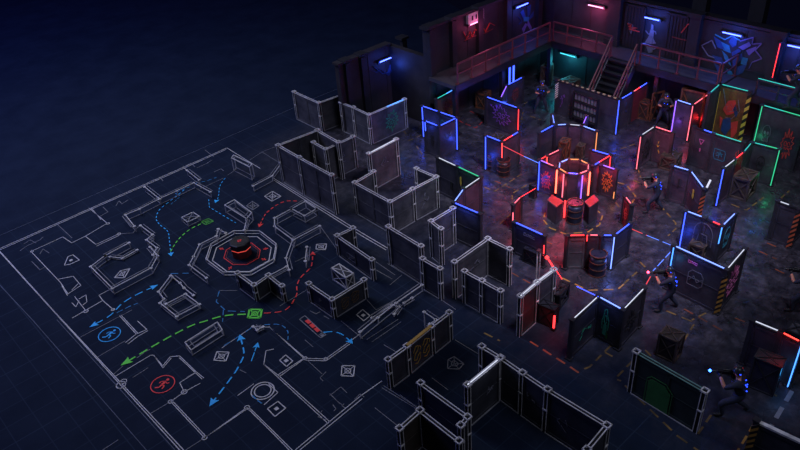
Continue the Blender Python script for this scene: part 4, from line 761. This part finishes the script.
for k in (0, 2, 3, 5, 7):
    p = octo(RO_*.68)[k]; m.box(p+UP*.012, (.2, .05, .008), p-oc); m.box(p+UP*.012, (.05, .14, .008), p-oc)
m.build('red_mark', M_PR, t)
t = thing('octagonal_pedestal', 'small dark octagonal pedestal with a glowing red band on the plan', 'pedestal', oc+UP*.02); o = oc+UP*.02
d8 = math.atan2(oc.y, oc.x)+math.pi/8; hh = .62; r_ = .40
m = MB(o); m.lathe(o, [(r_, 0), (r_, hh*.52)], 8, d8); m.build('base', mat('pedestal_red_glow', (.16, .025, .028), .35), t)  # dark base coloured red for the glow below the band
m = MB(o); m.lathe(o, [(r_*1.01, hh*.52), (r_*1.01, hh*.59)], 8, d8); m.build('light_band', glow('pedestal_band', (.9, .08, .06), .9), t)
m = MB(o); m.lathe(o, [(r_*1.04, hh*.59), (r_*1.04, hh*.97), (r_*.95, hh)], 8, d8); m.build('cap', M_DARK, t)
m = MB(o); m.poly([o+Vector((r_*.7*math.cos(d8+k*math.pi/4), r_*.7*math.sin(d8+k*math.pi/4), hh+.008)) for k in range(8)], .02, .01, True); m.build('cap_ring', M_POST, t)
m = MB(o); m.box(o+UP*(hh+.008), (.18, .07, .012), (1, .3, 0)); m.box(o+UP*(hh+.008), (.05, .16, .012), (1, .3, 0)); m.build('red_mark', M_PR, t)
# symbols
def symbol(label, quad, mt=M_LINE, w=.032, core=True, cat='plan symbol', name='crossed_square', ring=False):
    Q = [W(*p)+UP*.012 for p in quad]; o = sum(Q, Vector())/len(Q); t = thing(name, label, cat, o, 'square symbols on the floor plan'); m = MB(o); m.poly(Q, w, .008, True); m.build('outline', mt, t)
    if core:
        m = MB(o)
        for q in Q: m.bar(q, o, w*.7, .008)
        m.poly([o+(q-o)*.45 for q in Q], w*.7, .008, True); m.build('cross', mt, t)
    else: m = MB(o); m.box(o, (.12, .12, .008)); m.build('centre_mark', mt, t)
    return t
symbol('crossed square symbol above the red dashed arrow', [(264.5, 196.5), (272.5, 191.5), (281, 196.5), (272, 201.5)]); symbol('faint crossed square symbol beside the long outlined box', [(246.5, 206), (252.5, 201.5), (259, 206), (253, 210)], M_LINE2)
symbol('crossed square symbol right of the octagon by the blue tip', [(316.5, 244.5), (326.7, 244), (325.5, 250), (316, 249.5)]); symbol('crossed star symbol inside the left plan room', [(114.5, 278), (120.5, 271), (130, 268.8), (124.5, 278)])
symbol('pentagon symbol with a dot in the upper left plan', [(64.5, 265.5), (68, 257), (73, 255), (79.5, 260.3), (70, 264.5)], core=False, name='pentagon_symbol'); symbol('crossed square symbol left of the blue dashed arrow', [(214, 360.5), (217, 351.8), (229.2, 352.5), (226, 361.3)])
symbol('crossed square symbol in the lower right plan', [(341.3, 376), (342, 366), (354.8, 366), (353.5, 376.6)]); symbol('diamond square with a dot below the double plan wall', [(279.7, 360.5), (285.7, 355.2), (292.8, 361.3), (286.5, 366.8)], core=False, name='square_symbol')
symbol('diamond square with a dot right of the corner panels', [(356.5, 315), (362.7, 309.8), (370, 316), (363.8, 321.2)], core=False, name='square_symbol'); symbol('empty tilted square at the bottom of the plan', [(267.5, 409), (278, 401.6), (285.7, 408.4), (275, 416.8)], core=False, name='square_symbol')
symbol('pentagon sketch on the floor right of the gold graffiti panel', [(447.5, 368.7), (448, 360), (454, 356.8), (463.8, 364), (459, 369.5)], M_LINE2, name='pentagon_symbol'); symbol('small square symbol near the red dotted bar', [(318, 336), (323, 332.5), (326, 335), (321, 338)], M_LINE2, .03, False, name='square_symbol')
p = W(262.8, 391)+UP*.012; t = thing('ring_symbol', 'double ring symbol inside a corner bracket at the bottom of the plan', 'plan symbol', p)
for r_ in (.26, .36): m = MB(p); m.poly([p+Vector((r_*math.cos(i*math.pi/12), r_*math.sin(i*math.pi/12), 0)) for i in range(24)], .035, .008, True); m.build('ring', M_LINE, t)
symbol('green crossed square marker where the red and green routes meet', [(249.5, 309.7), (262, 309.7), (260.3, 318), (248, 318)], M_PG, .07, name='route_marker'); symbol('small green crossed marker at the upper end of the green route', [(201, 221.8), (208.5, 218.8), (213.5, 221.5), (206, 225)], mat('plan_green_dim', (.07, .42, .05), .7), .04, name='route_marker')
# runner icons
def runner(label, cx, cy, mt, r_):
    o = W(cx, cy)+UP*.012; a = W(cx+10, cy)-W(cx, cy); t = thing('runner_icon', label, 'running person icon', o, 'running person icons'); a.z = 0
    # readable from the viewer's side: u to the right, v away
    u = a.normalized(); v = Vector((-u.y, u.x, 0)); S = r_
    q = lambda x, y: o+u*x*S+v*y*S
    m = MB(o); m.poly([q(math.cos(i*math.pi/20), math.sin(i*math.pi/20)) for i in range(40)], .03, .008, True); m.build('circle', mt, t)
    m = MB(o); m.prism([q(.28+.13*math.cos(i*math.pi/6), .52+.13*math.sin(i*math.pi/6)) for i in range(12)], (0, 0, .006))
    for pts, w in (([(.16, .36), (-.05, -.06)], .2), ([(.12, .34), (-.2, .3), (-.34, .1)], .08), ([(.18, .3), (.32, .08), (.52, .18)], .08), ([(-.03, -.06), (.2, -.2), (.12, -.55)], .11), ([(-.06, -.08), (-.2, -.36), (-.55, -.42)], .11)):
        P = [q(*p) for p in pts]
        for b, c_ in zip(P, P[1:]): m.bar(b, c_, w*S, .007)
    m.build('runner', mt, t)
runner('blue running person icon in a circle at the left of the plan', 109.6, 334.5, mat('icon_blue', (.02, .45, 1.0), .7, var=.05), .37); runner('red running person icon in a circle at the lower left of the plan', 162.8, 384.4, mat('icon_red', (1.0, .05, .05), .7, var=.05), .375)
# routes
def smooth(pts, n=6):
    if len(pts) < 3: return pts
    P = [pts[0]]+list(pts)+[pts[-1]]; out = []
    for i in range(1, len(P)-2):
        for k in range(n):
            t = k/n; out.append(tuple(.5*(2*P[i][j]+(P[i+1][j]-P[i-1][j])*t+(2*P[i-1][j]-5*P[i][j]+4*P[i+1][j]-P[i+2][j])*t*t+(3*P[i][j]-P[i-1][j]-3*P[i+1][j]+P[i+2][j])*t**3) for j in (0, 1)))
    return out+[pts[-1]]
def route(label, pts, mt, heads=(), w=.085, dash=.3, gap=.16, sm=True):
    P = [W(*p)+UP*.014 for p in (smooth(pts) if sm else pts)]; o = P[0].copy(); t = thing('route_arrow', label, 'route arrow', o, 'dashed routes on the floor plan'); m = MB(o); on, left = True, dash
    for a, b in zip(P, P[1:]):
        d = b-a; L = d.length; s = 0.0
        if L < 1e-5: continue
        d /= L
        while s < L-1e-6:
            k = min(left, L-s)
            if on: m.box(a+d*(s+k/2), (k, w*.58, .006), d)
            s += k; left -= k
            if left < 1e-6: on = not on; left = dash if on else gap
    m.build('dashed_line', mt, t)
    for e in heads:
        a, b = (P[-2], P[-1]) if e == 1 else (P[1], P[0]); d = (b-a).normalized(); v = Vector((-d.y, d.x, 0)); w = max(w, .07); s = w*1.75
        m = MB(o); m.prism([b+d*s*1.5, b-d*s*.6+v*s, b-d*s*.25, b-d*s*.6-v*s], (0, 0, .006)); m.build('arrow_head', mt, t)
route('blue dashed arrow curving down past the crossed square to the lower plan', [(240.9, 339), (244, 353.8), (239, 366), (233, 375.7), (213.5, 401.5)], M_PB, (1, 0))
route('blue dashed arc over the double plan wall', [(264.5, 325), (279.6, 325), (287.5, 331), (288, 340)], M_PB2, (), .06, .2, .12)
route('blue dashed arrow from the red dotted bar to the plan edge', [(323.5, 332.7), (333, 332), (341.6, 334.4), (347, 338.5), (350, 341.3)], M_PB, (1,), .07)
route('blue bent line with dots beside the polygon room', [(219.3, 291.6), (216.3, 302), (226, 311.2), (245, 312)], M_PB2, (), .06, sm=False)
route('faint blue dashes dropping to the long slanted outlined box', [(223.5, 310), (222.7, 322)], M_PB2, (), .05)
route('blue dashed line curving to an arrow tip above the blue runner', [(95, 324.6), (110.2, 315.7), (122, 304), (136, 295.3), (153, 287.4)], M_PB, (1, 0), .08)
route('thick blue dashes beside the curved blue arrow', [(117, 313), (130, 306.5), (138, 303.5)], M_PB2, (), .06, .22, .1)
route('blue dotted line winding down to the top end of the green route', [(184.3, 190), (172, 200), (160, 209.6), (156.3, 218.7), (160, 225), (167.7, 231.5), (169.5, 241), (171, 254)], M_PB, (1,), .06, .14, .14)
route('blue dashes along the upper outlined wall', [(193.7, 184), (205, 181.5), (216.4, 177.8)], M_PB2, (), .06, .2, .12); route('blue dashed line right of the small crossed box', [(208.7, 199.8), (209.5, 207.5), (236, 223.2)], M_PB, (), .05, .15, .13, False)
route('blue dashed line near the plan top corner', [(225.3, 178.4), (220, 186), (218.5, 196.5), (216.5, 201)], M_PB, (1,), .05, .15, .13); route('short blue dashes left of the octagon', [(170.7, 274), (188.8, 273.4)], M_PB2, (), .06)
route('short blue double-ended line right of the crossed square', [(251.4, 361.4), (256.7, 346.5)], M_PB, (1,), .06, .4, .06); route('faint blue dashes on the slanted line at the plan centre', [(224, 346), (240, 336), (253, 327)], M_PB2, (), .06, .25, .2)
route('tiny blue dashes below the ring symbol', [(252.5, 396), (258, 401), (262.5, 404)], M_PB2, (), .07, .2, .08); route('blue scribbled dashes beside the upper outlined wall', [(171, 204.5), (180, 196.5), (176, 193), (190, 187)], M_PB2, (), .05, .14, .1)
route('long green dashed arrow to the left end of the plan', [(246, 314.5), (234, 315), (220.5, 316.8), (205, 321.5), (190, 326.6), (160, 342.5), (128, 361.5)], M_PG, (1,), .1, .3, .15)
route('green dotted line curving up to the small green marker', [(170.7, 251.5), (176, 243), (182.8, 235.3), (191, 229), (199.4, 224.8), (203, 223)], M_PG, (), .07, .16, .12)
route('red dashed route curving from the green marker up to a red tip', [(264, 313.5), (280, 312), (289, 307.4), (296.6, 295.3), (297, 286), (301, 277.5), (311, 267), (312.7, 254.5)], M_PR, (1,), .07, .24, .14)
route('red dashed arrow curving down toward the octagon', [(296.9, 201.3), (287, 201.3), (277.2, 205), (265.9, 214), (260.2, 225)], M_PR, (1,), .07, .16, .13)
a = W(311.5, 326)+UP*.012; t = thing('dotted_bar_symbol', 'outlined bar with red dots on the lower plan', 'plan symbol', a)
Q = [W(*p)+UP*.012 for p in ((299.5, 319.5), (305, 316), (323.5, 333.5), (318, 336))]; m = MB(a); m.poly(Q, .03, .008, True); m.build('outline', M_LINE2, t)
for px, py in ((308.2, 322), (312.5, 326), (317, 330)): q = W(px, py)+UP*.014; m = MB(a); m.box(q, (.22, .13, .008), Q[3]-Q[0]); m.build('red_dot', M_PR, t)
# ------------------------------------------------------------------ players
SENS = {'b': glow('sensor_blue', (.02, .06, 1), 3.5), 'r': glow('sensor_red', (1, .03, .02), 3)}
def person(label, px, py, aim, pose='aim', vest='b', z=0.0, s=1.0, glabel='', muzzle=None, flip=1):
    o = W(px, py, z); q = W(*aim, z); f = (q-o); f.z = 0; f.normalize(); r = Vector((f.y, -f.x, 0))
    X = lambda x, y, zz: o+(r*x*flip+f*y+UP*(zz-z if False else zz))*s
    k = dict(pel=(0, -.05, .86), sp=(0, -.02, 1.05), ch=(0, .06, 1.27), nk=(0, .10, 1.44), hb=(0, .13, 1.53), ht=(0, .14, 1.65), rs=(.19, .02, 1.37), re=(.33, .16, 1.14), rw=(.13, .27, 1.33), ls=(-.19, .08, 1.37), le=(-.22, .36, 1.17), lw=(-.02, .50, 1.34),
             rh=(.10, -.06, .83), rk=(.19, -.02, .46), ra=(.22, -.32, .10), rt=(.25, -.12, .05), lh=(-.10, -.02, .83), lk=(-.17, .26, .47), la=(-.18, .20, .10), lt=(-.20, .42, .05))
    if pose == 'stand':
        k.update(pel=(0, 0, .90), sp=(0, 0, 1.08), ch=(0, .03, 1.30), nk=(0, .05, 1.47), hb=(0, .09, 1.56), ht=(0, .11, 1.68), rs=(.19, 0, 1.40), re=(.33, .08, 1.14), rw=(.16, .28, 1.16), ls=(-.19, .03, 1.40), le=(-.36, .18, 1.16), lw=(-.16, .40, 1.22), rh=(.10, 0, .87), rk=(.24, .08, .47), ra=(.30, -.02, .09), rt=(.36, .18, .05), lh=(-.10, 0, .87), lk=(-.22, .1, .47), la=(-.30, -.02, .09), lt=(-.36, .18, .05))
    if pose == 'kneel':
        for n_ in ('pel', 'sp', 'ch', 'nk', 'hb', 'ht', 'rs', 're', 'rw', 'ls', 'le', 'lw', 'rh', 'lh'): x, y, zz = k[n_]; k[n_] = (x, y, zz-.14)
        k.update(rk=(.22, .08, .38), ra=(.22, -.34, .12), rt=(.23, -.20, .05), lk=(-.2, .36, .48), la=(-.2, .26, .10), lt=(-.22, .48, .05))
    bones = [('pel', 'sp'), ('sp', 'ch'), ('ch', 'nk'), ('nk', 'hb'), ('hb', 'ht'), ('ch', 'rs'), ('rs', 're'), ('re', 'rw'), ('ch', 'ls'), ('ls', 'le'), ('le', 'lw'), ('pel', 'rh'), ('rh', 'rk'), ('rk', 'ra'), ('ra', 'rt'), ('pel', 'lh'), ('lh', 'lk'), ('lk', 'la'), ('la', 'lt')]
    rad = dict(pel=.16, sp=.145, ch=.17, nk=.06, hb=.086, ht=.08, rs=.09, re=.064, rw=.042, ls=.09, le=.064, lw=.042, rh=.125, rk=.088, ra=.06, rt=.052, lh=.125, lk=.088, la=.06, lt=.052)
    t = thing('person', label, 'person', o)
    def skin(verts, edges, radii):
        me = bpy.data.meshes.new('sk'); me.from_pydata([Vector(v)-o for v in verts], edges, []); ob = bpy.data.objects.new('sk', me); C.objects.link(ob); md = ob.modifiers.new('s', 'SKIN'); md.use_smooth_shade = True
        sv = me.skin_vertices[0].data
        for i, rr in enumerate(radii): sv[i].radius = (rr*s, rr*s)
        sv[0].use_root = True; sd = ob.modifiers.new('d', 'SUBSURF'); sd.levels = sd.render_levels = 1
        dg = bpy.context.evaluated_depsgraph_get(); out = bpy.data.meshes.new_from_object(ob.evaluated_get(dg)); bpy.data.objects.remove(ob); return out
    names = list(k); main = skin([X(*k[n_]) for n_ in names], [(names.index(a), names.index(b)) for a, b in bones], [rad[n_] for n_ in names])
    bm = bmesh.new(); bm.from_mesh(main)
    K = {n_: X(*k[n_])-o for n_ in names}
    def seg(p, a, b): d = b-a; t_ = max(0, min(1, (p-a).dot(d)/d.length_squared)); return (p-(a+d*t_)).length
    for fc in bm.faces:
        c_ = fc.calc_center_median(); b = min(bones, key=lambda e: seg(c_, K[e[0]], K[e[1]])); fc.material_index = 1 if b in (('nk', 'hb'), ('hb', 'ht'), ('re', 'rw'), ('le', 'lw')) else 2 if b in (('ra', 'rt'), ('la', 'lt')) else 0; fc.smooth = True
    # hands: palm and five fingers each, curled round the blaster
    for w_, e_, sg in (('rw', 're', 1), ('lw', 'le', -1)):
        a, b = X(*k[e_]), X(*k[w_]); d = (b-a).normalized(); sd = (r*flip*-sg); pd = (sd-d*sd.dot(d)).normalized(); up_ = d.cross(pd)
        palm = b+d*.05*s; vv = [b-d*.01, palm, palm+d*.03*s]; ee = [(0, 1), (1, 2)]; rr = [.032, .038, .03]
        for fi, (offs, ln) in enumerate(((-.030, .065), (-.010, .075), (.010, .072), (.030, .058))):
            p0 = palm+d*.025*s+up_*offs*s; i0 = len(vv); vv += [p0, p0+(d*.6+pd*.5)*ln*.5*s, p0+(d*.45+pd*1.0)*ln*.9*s]; ee += [(1, i0), (i0, i0+1), (i0+1, i0+2)]; rr += [.011, .010, .008]
        i0 = len(vv); vv += [palm-up_*.035*s, palm-up_*.055*s+d*.03*s+pd*.02*s, palm-up_*.05*s+d*.055*s+pd*.04*s]; ee += [(1, i0), (i0, i0+1), (i0+1, i0+2)]; rr += [.013, .011, .009]
        hm = skin(vv, ee, rr); b2 = bmesh.new(); b2.from_mesh(hm)
        for fc in b2.faces: fc.material_index = 2; fc.smooth = True
        tm = bpy.data.meshes.new('h'); b2.to_mesh(tm); b2.free(); bm.from_mesh(tm)
    # nose, brow, lips
    hc = (K['hb']+K['ht'])/2; fh = (f*.97-UP*.12).normalized()
    n0 = len(bm.faces); mbf = MB(); mbf.ball(hc+fh*.088*s-UP*.005*s, .016*s, (1, 1, 1.5), 8, 6); mbf.ball(hc+fh*.08*s-UP*.045*s, .016*s, (1.3, 1.3, .5), 8, 6)
    for sg in (-1, 1): mbf.ball(hc+r*sg*.088*s, .022*s, (.6, .8, 1.3), 8, 6)
    tm = bpy.data.meshes.new('n'); mbf.bm.to_mesh(tm); mbf.bm.free(); bm.from_mesh(tm); bm.faces.ensure_lookup_table()
    for i in range(n0, len(bm.faces)): bm.faces[i].material_index = 1
    me = bpy.data.meshes.new('body'); bm.to_mesh(me); bm.free()
    for mm in (M_CLOTH, M_SKIN, M_GLOVE): me.materials.append(mm)
    ob = bpy.data.objects.new('body', me); C.objects.link(ob); ob.parent = t
    for sg in (-1, 1): m = MB(o); m.ball(o+hc+fh*.082*s+r*sg*.034*s+UP*.018*s, .012*s, n=8, m=6); m.build('eye', M_EYE, t)
    # helmet
    hc_ = o+hc+UP*.035*s; m = MB(o)
    R_ = .122*s; prof = [(R_*1.0, -.01*s), (R_*1.04, .02*s), (R_*.96, .07*s), (R_*.72, .115*s), (R_*.34, .138*s), (R_*.05, .143*s)]; m.lathe(hc_, prof, 16); hel = m.build('helmet', M_HELM, t, smooth=True)
    m = MB(o); m.lathe(hc_, [(R_*1.06, -.005*s), (R_*1.09, .005*s), (R_*1.09, .03*s), (R_*1.06, .04*s)], 16); m.build('headband', M_VEST, hel)
    for a_ in (.6, 3.9): m = MB(o); m.box(hc_+Vector((math.cos(a_), math.sin(a_), 0))*R_*1.1+UP*.02*s, (.03*s, .02*s, .022*s), (-math.sin(a_), math.cos(a_), 0)); m.build('sensor_light', SENS[vest], hel)
    # vest
    ch, sp = X(*k['ch']), X(*k['sp']); ax = (ch-sp).normalized(); fr = (f-ax*f.dot(ax)).normalized(); m = MB(o); ce = (ch+sp)/2+ax*.02*s
    ring = [(.19, .10), (.10, .155), (-.10, .155), (-.19, .10), (-.19, -.10), (-.10, -.155), (.10, -.155), (.19, -.10)]
    m.prism([ce-ax*.17*s+r*x*s*.95+fr*y*s*.95 for x, y in ring], ax*.36*s)
    for sg in (-1, 1): m.bar(ce+ax*.18*s+r*sg*.12*s+fr*.12*s, ce+ax*.20*s+r*sg*.12*s-fr*.12*s, .07*s, .03*s)
    ves = m.build('vest', M_VEST, t, .02)
    for x, y, zz in ((.09, -.155, .08), (-.09, -.155, .08), (0, -.158, -.05), (.13, -.15, -.10), (-.13, -.15, -.08), (.07, .155, .08), (-.07, .155, .04), (.195, .02, .10), (-.195, .02, .10), (.19, -.03, -.08)):
        m = MB(o); m.ball(ce+r*x*s+fr*y*s+ax*zz*s, .018*s, n=8, m=6); m.build('sensor_light', SENS[vest], ves)
    # blaster, held in both hands
    rw, lw = X(*k['rw']), X(*k['lw']); g = (lw-rw).normalized(); gd = (g*.55+f*.9); gd.z *= .35; gd.normalize()
    b0 = rw+UP*.03*s; go = b0.copy(); gt = thing('laser_blaster', glabel or ('black laser blaster held by the '+label.split(' ', 1)[1])[:80], 'laser blaster', go, 'laser blasters')
    sdv = gd.cross(UP).normalized()
    m = MB(go); m.bar(b0-gd*.10*s+UP*.05*s, b0+gd*.34*s+UP*.05*s, .075*s, .12*s); m.build('receiver', M_GUN, gt, .01)
    m = MB(go); m.bar(b0-gd*.30*s+UP*.03*s, b0-gd*.10*s+UP*.04*s, .045*s, .09*s); m.build('stock', M_GUN, gt, .01); m = MB(go); m.bar(b0, b0-UP*.10*s-gd*.03*s, .035*s, .05*s); m.build('grip', M_GUN, gt)
    m = MB(go); m.tube(b0+gd*.30*s+UP*.055*s, b0+gd*.42*s+UP*.055*s, .026*s, 10); m.tube(b0+gd*.38*s+UP*.055*s, b0+gd*.46*s+UP*.055*s, .036*s, 10); m.build('barrel', M_GUN, gt)
    m = MB(go); m.tube(b0+gd*.02*s+UP*.13*s, b0+gd*.20*s+UP*.13*s, .025*s, 10); m.bar(b0+gd*.1*s+UP*.09*s, b0+gd*.1*s+UP*.12*s, .02*s); m.build('scope', M_GUN, gt)
    m = MB(go); m.bar(b0+gd*.12*s+UP*.05*s, b0+gd*.32*s+UP*.05*s, .07*s, .03*s); m.build('side_stripe', M_GUNR, gt)
    if muzzle:
        e_ = b0+gd*.50*s+UP*.055*s; m = MB(go); m.ball(e_, .042, n=10, m=8); m.build('muzzle_light', LED[muzzle], gt); lamp(e_+gd*.08, 'r' if 'red' in muzzle else 'b', .9)
    return o
LED['mz_red'] = glow('muzzle_red', (1, .06, .14), 8); LED['mz_blue'] = glow('muzzle_blue', (.03, .12, 1), 10)
person('person in navy clothes aiming a red-flashing blaster beside the hexagon emblem barricade', 667, 310, (600, 300), 'aim', 'b', muzzle='mz_red', glabel='black blaster with a red muzzle flash, left of the hexagon emblem barricade', s=1.03)
person('person in a dark helmet and blue-lit vest aiming left, right of the tower', 653.5, 212, (600, 205), 'aim', 'b', glabel='blaster aimed left by the player right of the tower', s=1.03, muzzle=None)
person('person standing with legs apart, blaster across the chest, near the back corner', 540.5, 112, (552, 130), 'stand', 'b', glabel='blaster held across the chest near the back corner', s=1.0)
person('person half hidden facing us beneath the red tube light', 662, 125.5, (668, 150), 'stand', 'b', glabel='blaster held by the player beneath the red tube light', s=.98)
person('person standing on the walkway at the right, aiming left', 793, 107.5, (765, 105.5), 'aim', 'b', z=ZD, glabel='blaster aimed along the walkway at the right', s=1.05)
person('person crouching with a blue-flashing blaster in the right foreground', 733, 414, (668, 398), 'kneel', 'b', muzzle='mz_blue', glabel='blaster with a bright blue muzzle flash in the right foreground', s=1.12)
person('person with reddish sleeves entering at the right frame edge', 799, 311, (760, 300), 'aim', 'r', glabel='blaster held by the player at the right frame edge', s=1.05)
# ------------------------------------------------------------------ added fill lights and dim world
def area(name, loc, target, size, power, col):
    l = bpy.data.lights.new(name, 'AREA'); l.shape = 'RECTANGLE'; l.size, l.size_y = size; l.energy = power; l.color = col
    o = bpy.data.objects.new(name, l); C.objects.link(o); o.location = loc; o.rotation_euler = (Vector(target)-Vector(loc)).to_track_quat('-Z', 'Y').to_euler(); return o
area('plan_fill_light', (10, 36, 21), (9, 25, 0), (10, 14), 2700, (.90, .92, 1))  # added overhead fill that brings up the plan lines, no fitting
area('arena_front_fill', (12, -2, 22), (20, 14, 0), (10, 10), 1050, (.76, .80, 1))  # added fill from the viewer's side for the upright board faces
l = bpy.data.lights.new('arena_fill_spot', 'SPOT'); l.energy = 22000; l.color = (.78, .73, 1); l.spot_size = math.radians(54); l.spot_blend = 1; l.shadow_soft_size = 1.2; o = bpy.data.objects.new('arena_fill_spot', l); C.objects.link(o); o.location = (17, 6, 21); o.rotation_euler = (Vector((23, 15, 0))-Vector((17, 6, 21))).to_track_quat('-Z', 'Y').to_euler()  # added key spot brightening the arena centre, no fixture behind it
area('far_floor_fill', (-4, 54, 26), (2, 48, 0), (26, 20), 7500, (.18, .23, 1))  # added blue light that makes the navy gradient on the far floor
def point(name, p, e, col, r=.15):
    l = bpy.data.lights.new(name, 'POINT'); l.energy = e; l.color = col; l.shadow_soft_size = r; o = bpy.data.objects.new(name, l); C.objects.link(o); o.location = p
tz = tw.location
point('tower_red_fill', (tz.x, tz.y, 2.3), 210, (1, .05, .09))  # added red point light over the tower, reddens the floor and wings
w_ = bpy.data.worlds.new('night'); bpy.context.scene.world = w_; w_.use_nodes = True
w_.node_tree.nodes['Background'].inputs[0].default_value = (.0012, .0014, .0055, 1); w_.node_tree.nodes['Background'].inputs[1].default_value = 1.0
sc = bpy.context.scene; sc.view_settings.view_transform = 'Standard'; sc.view_settings.look = 'None'; sc.view_settings.gamma = 1; sc.view_settings.exposure = 0; sc.view_settings.use_curve_mapping = False
sc.cycles.use_denoising = True; sc.cycles.max_bounces = 6; sc.cycles.sample_clamp_indirect = 4.0
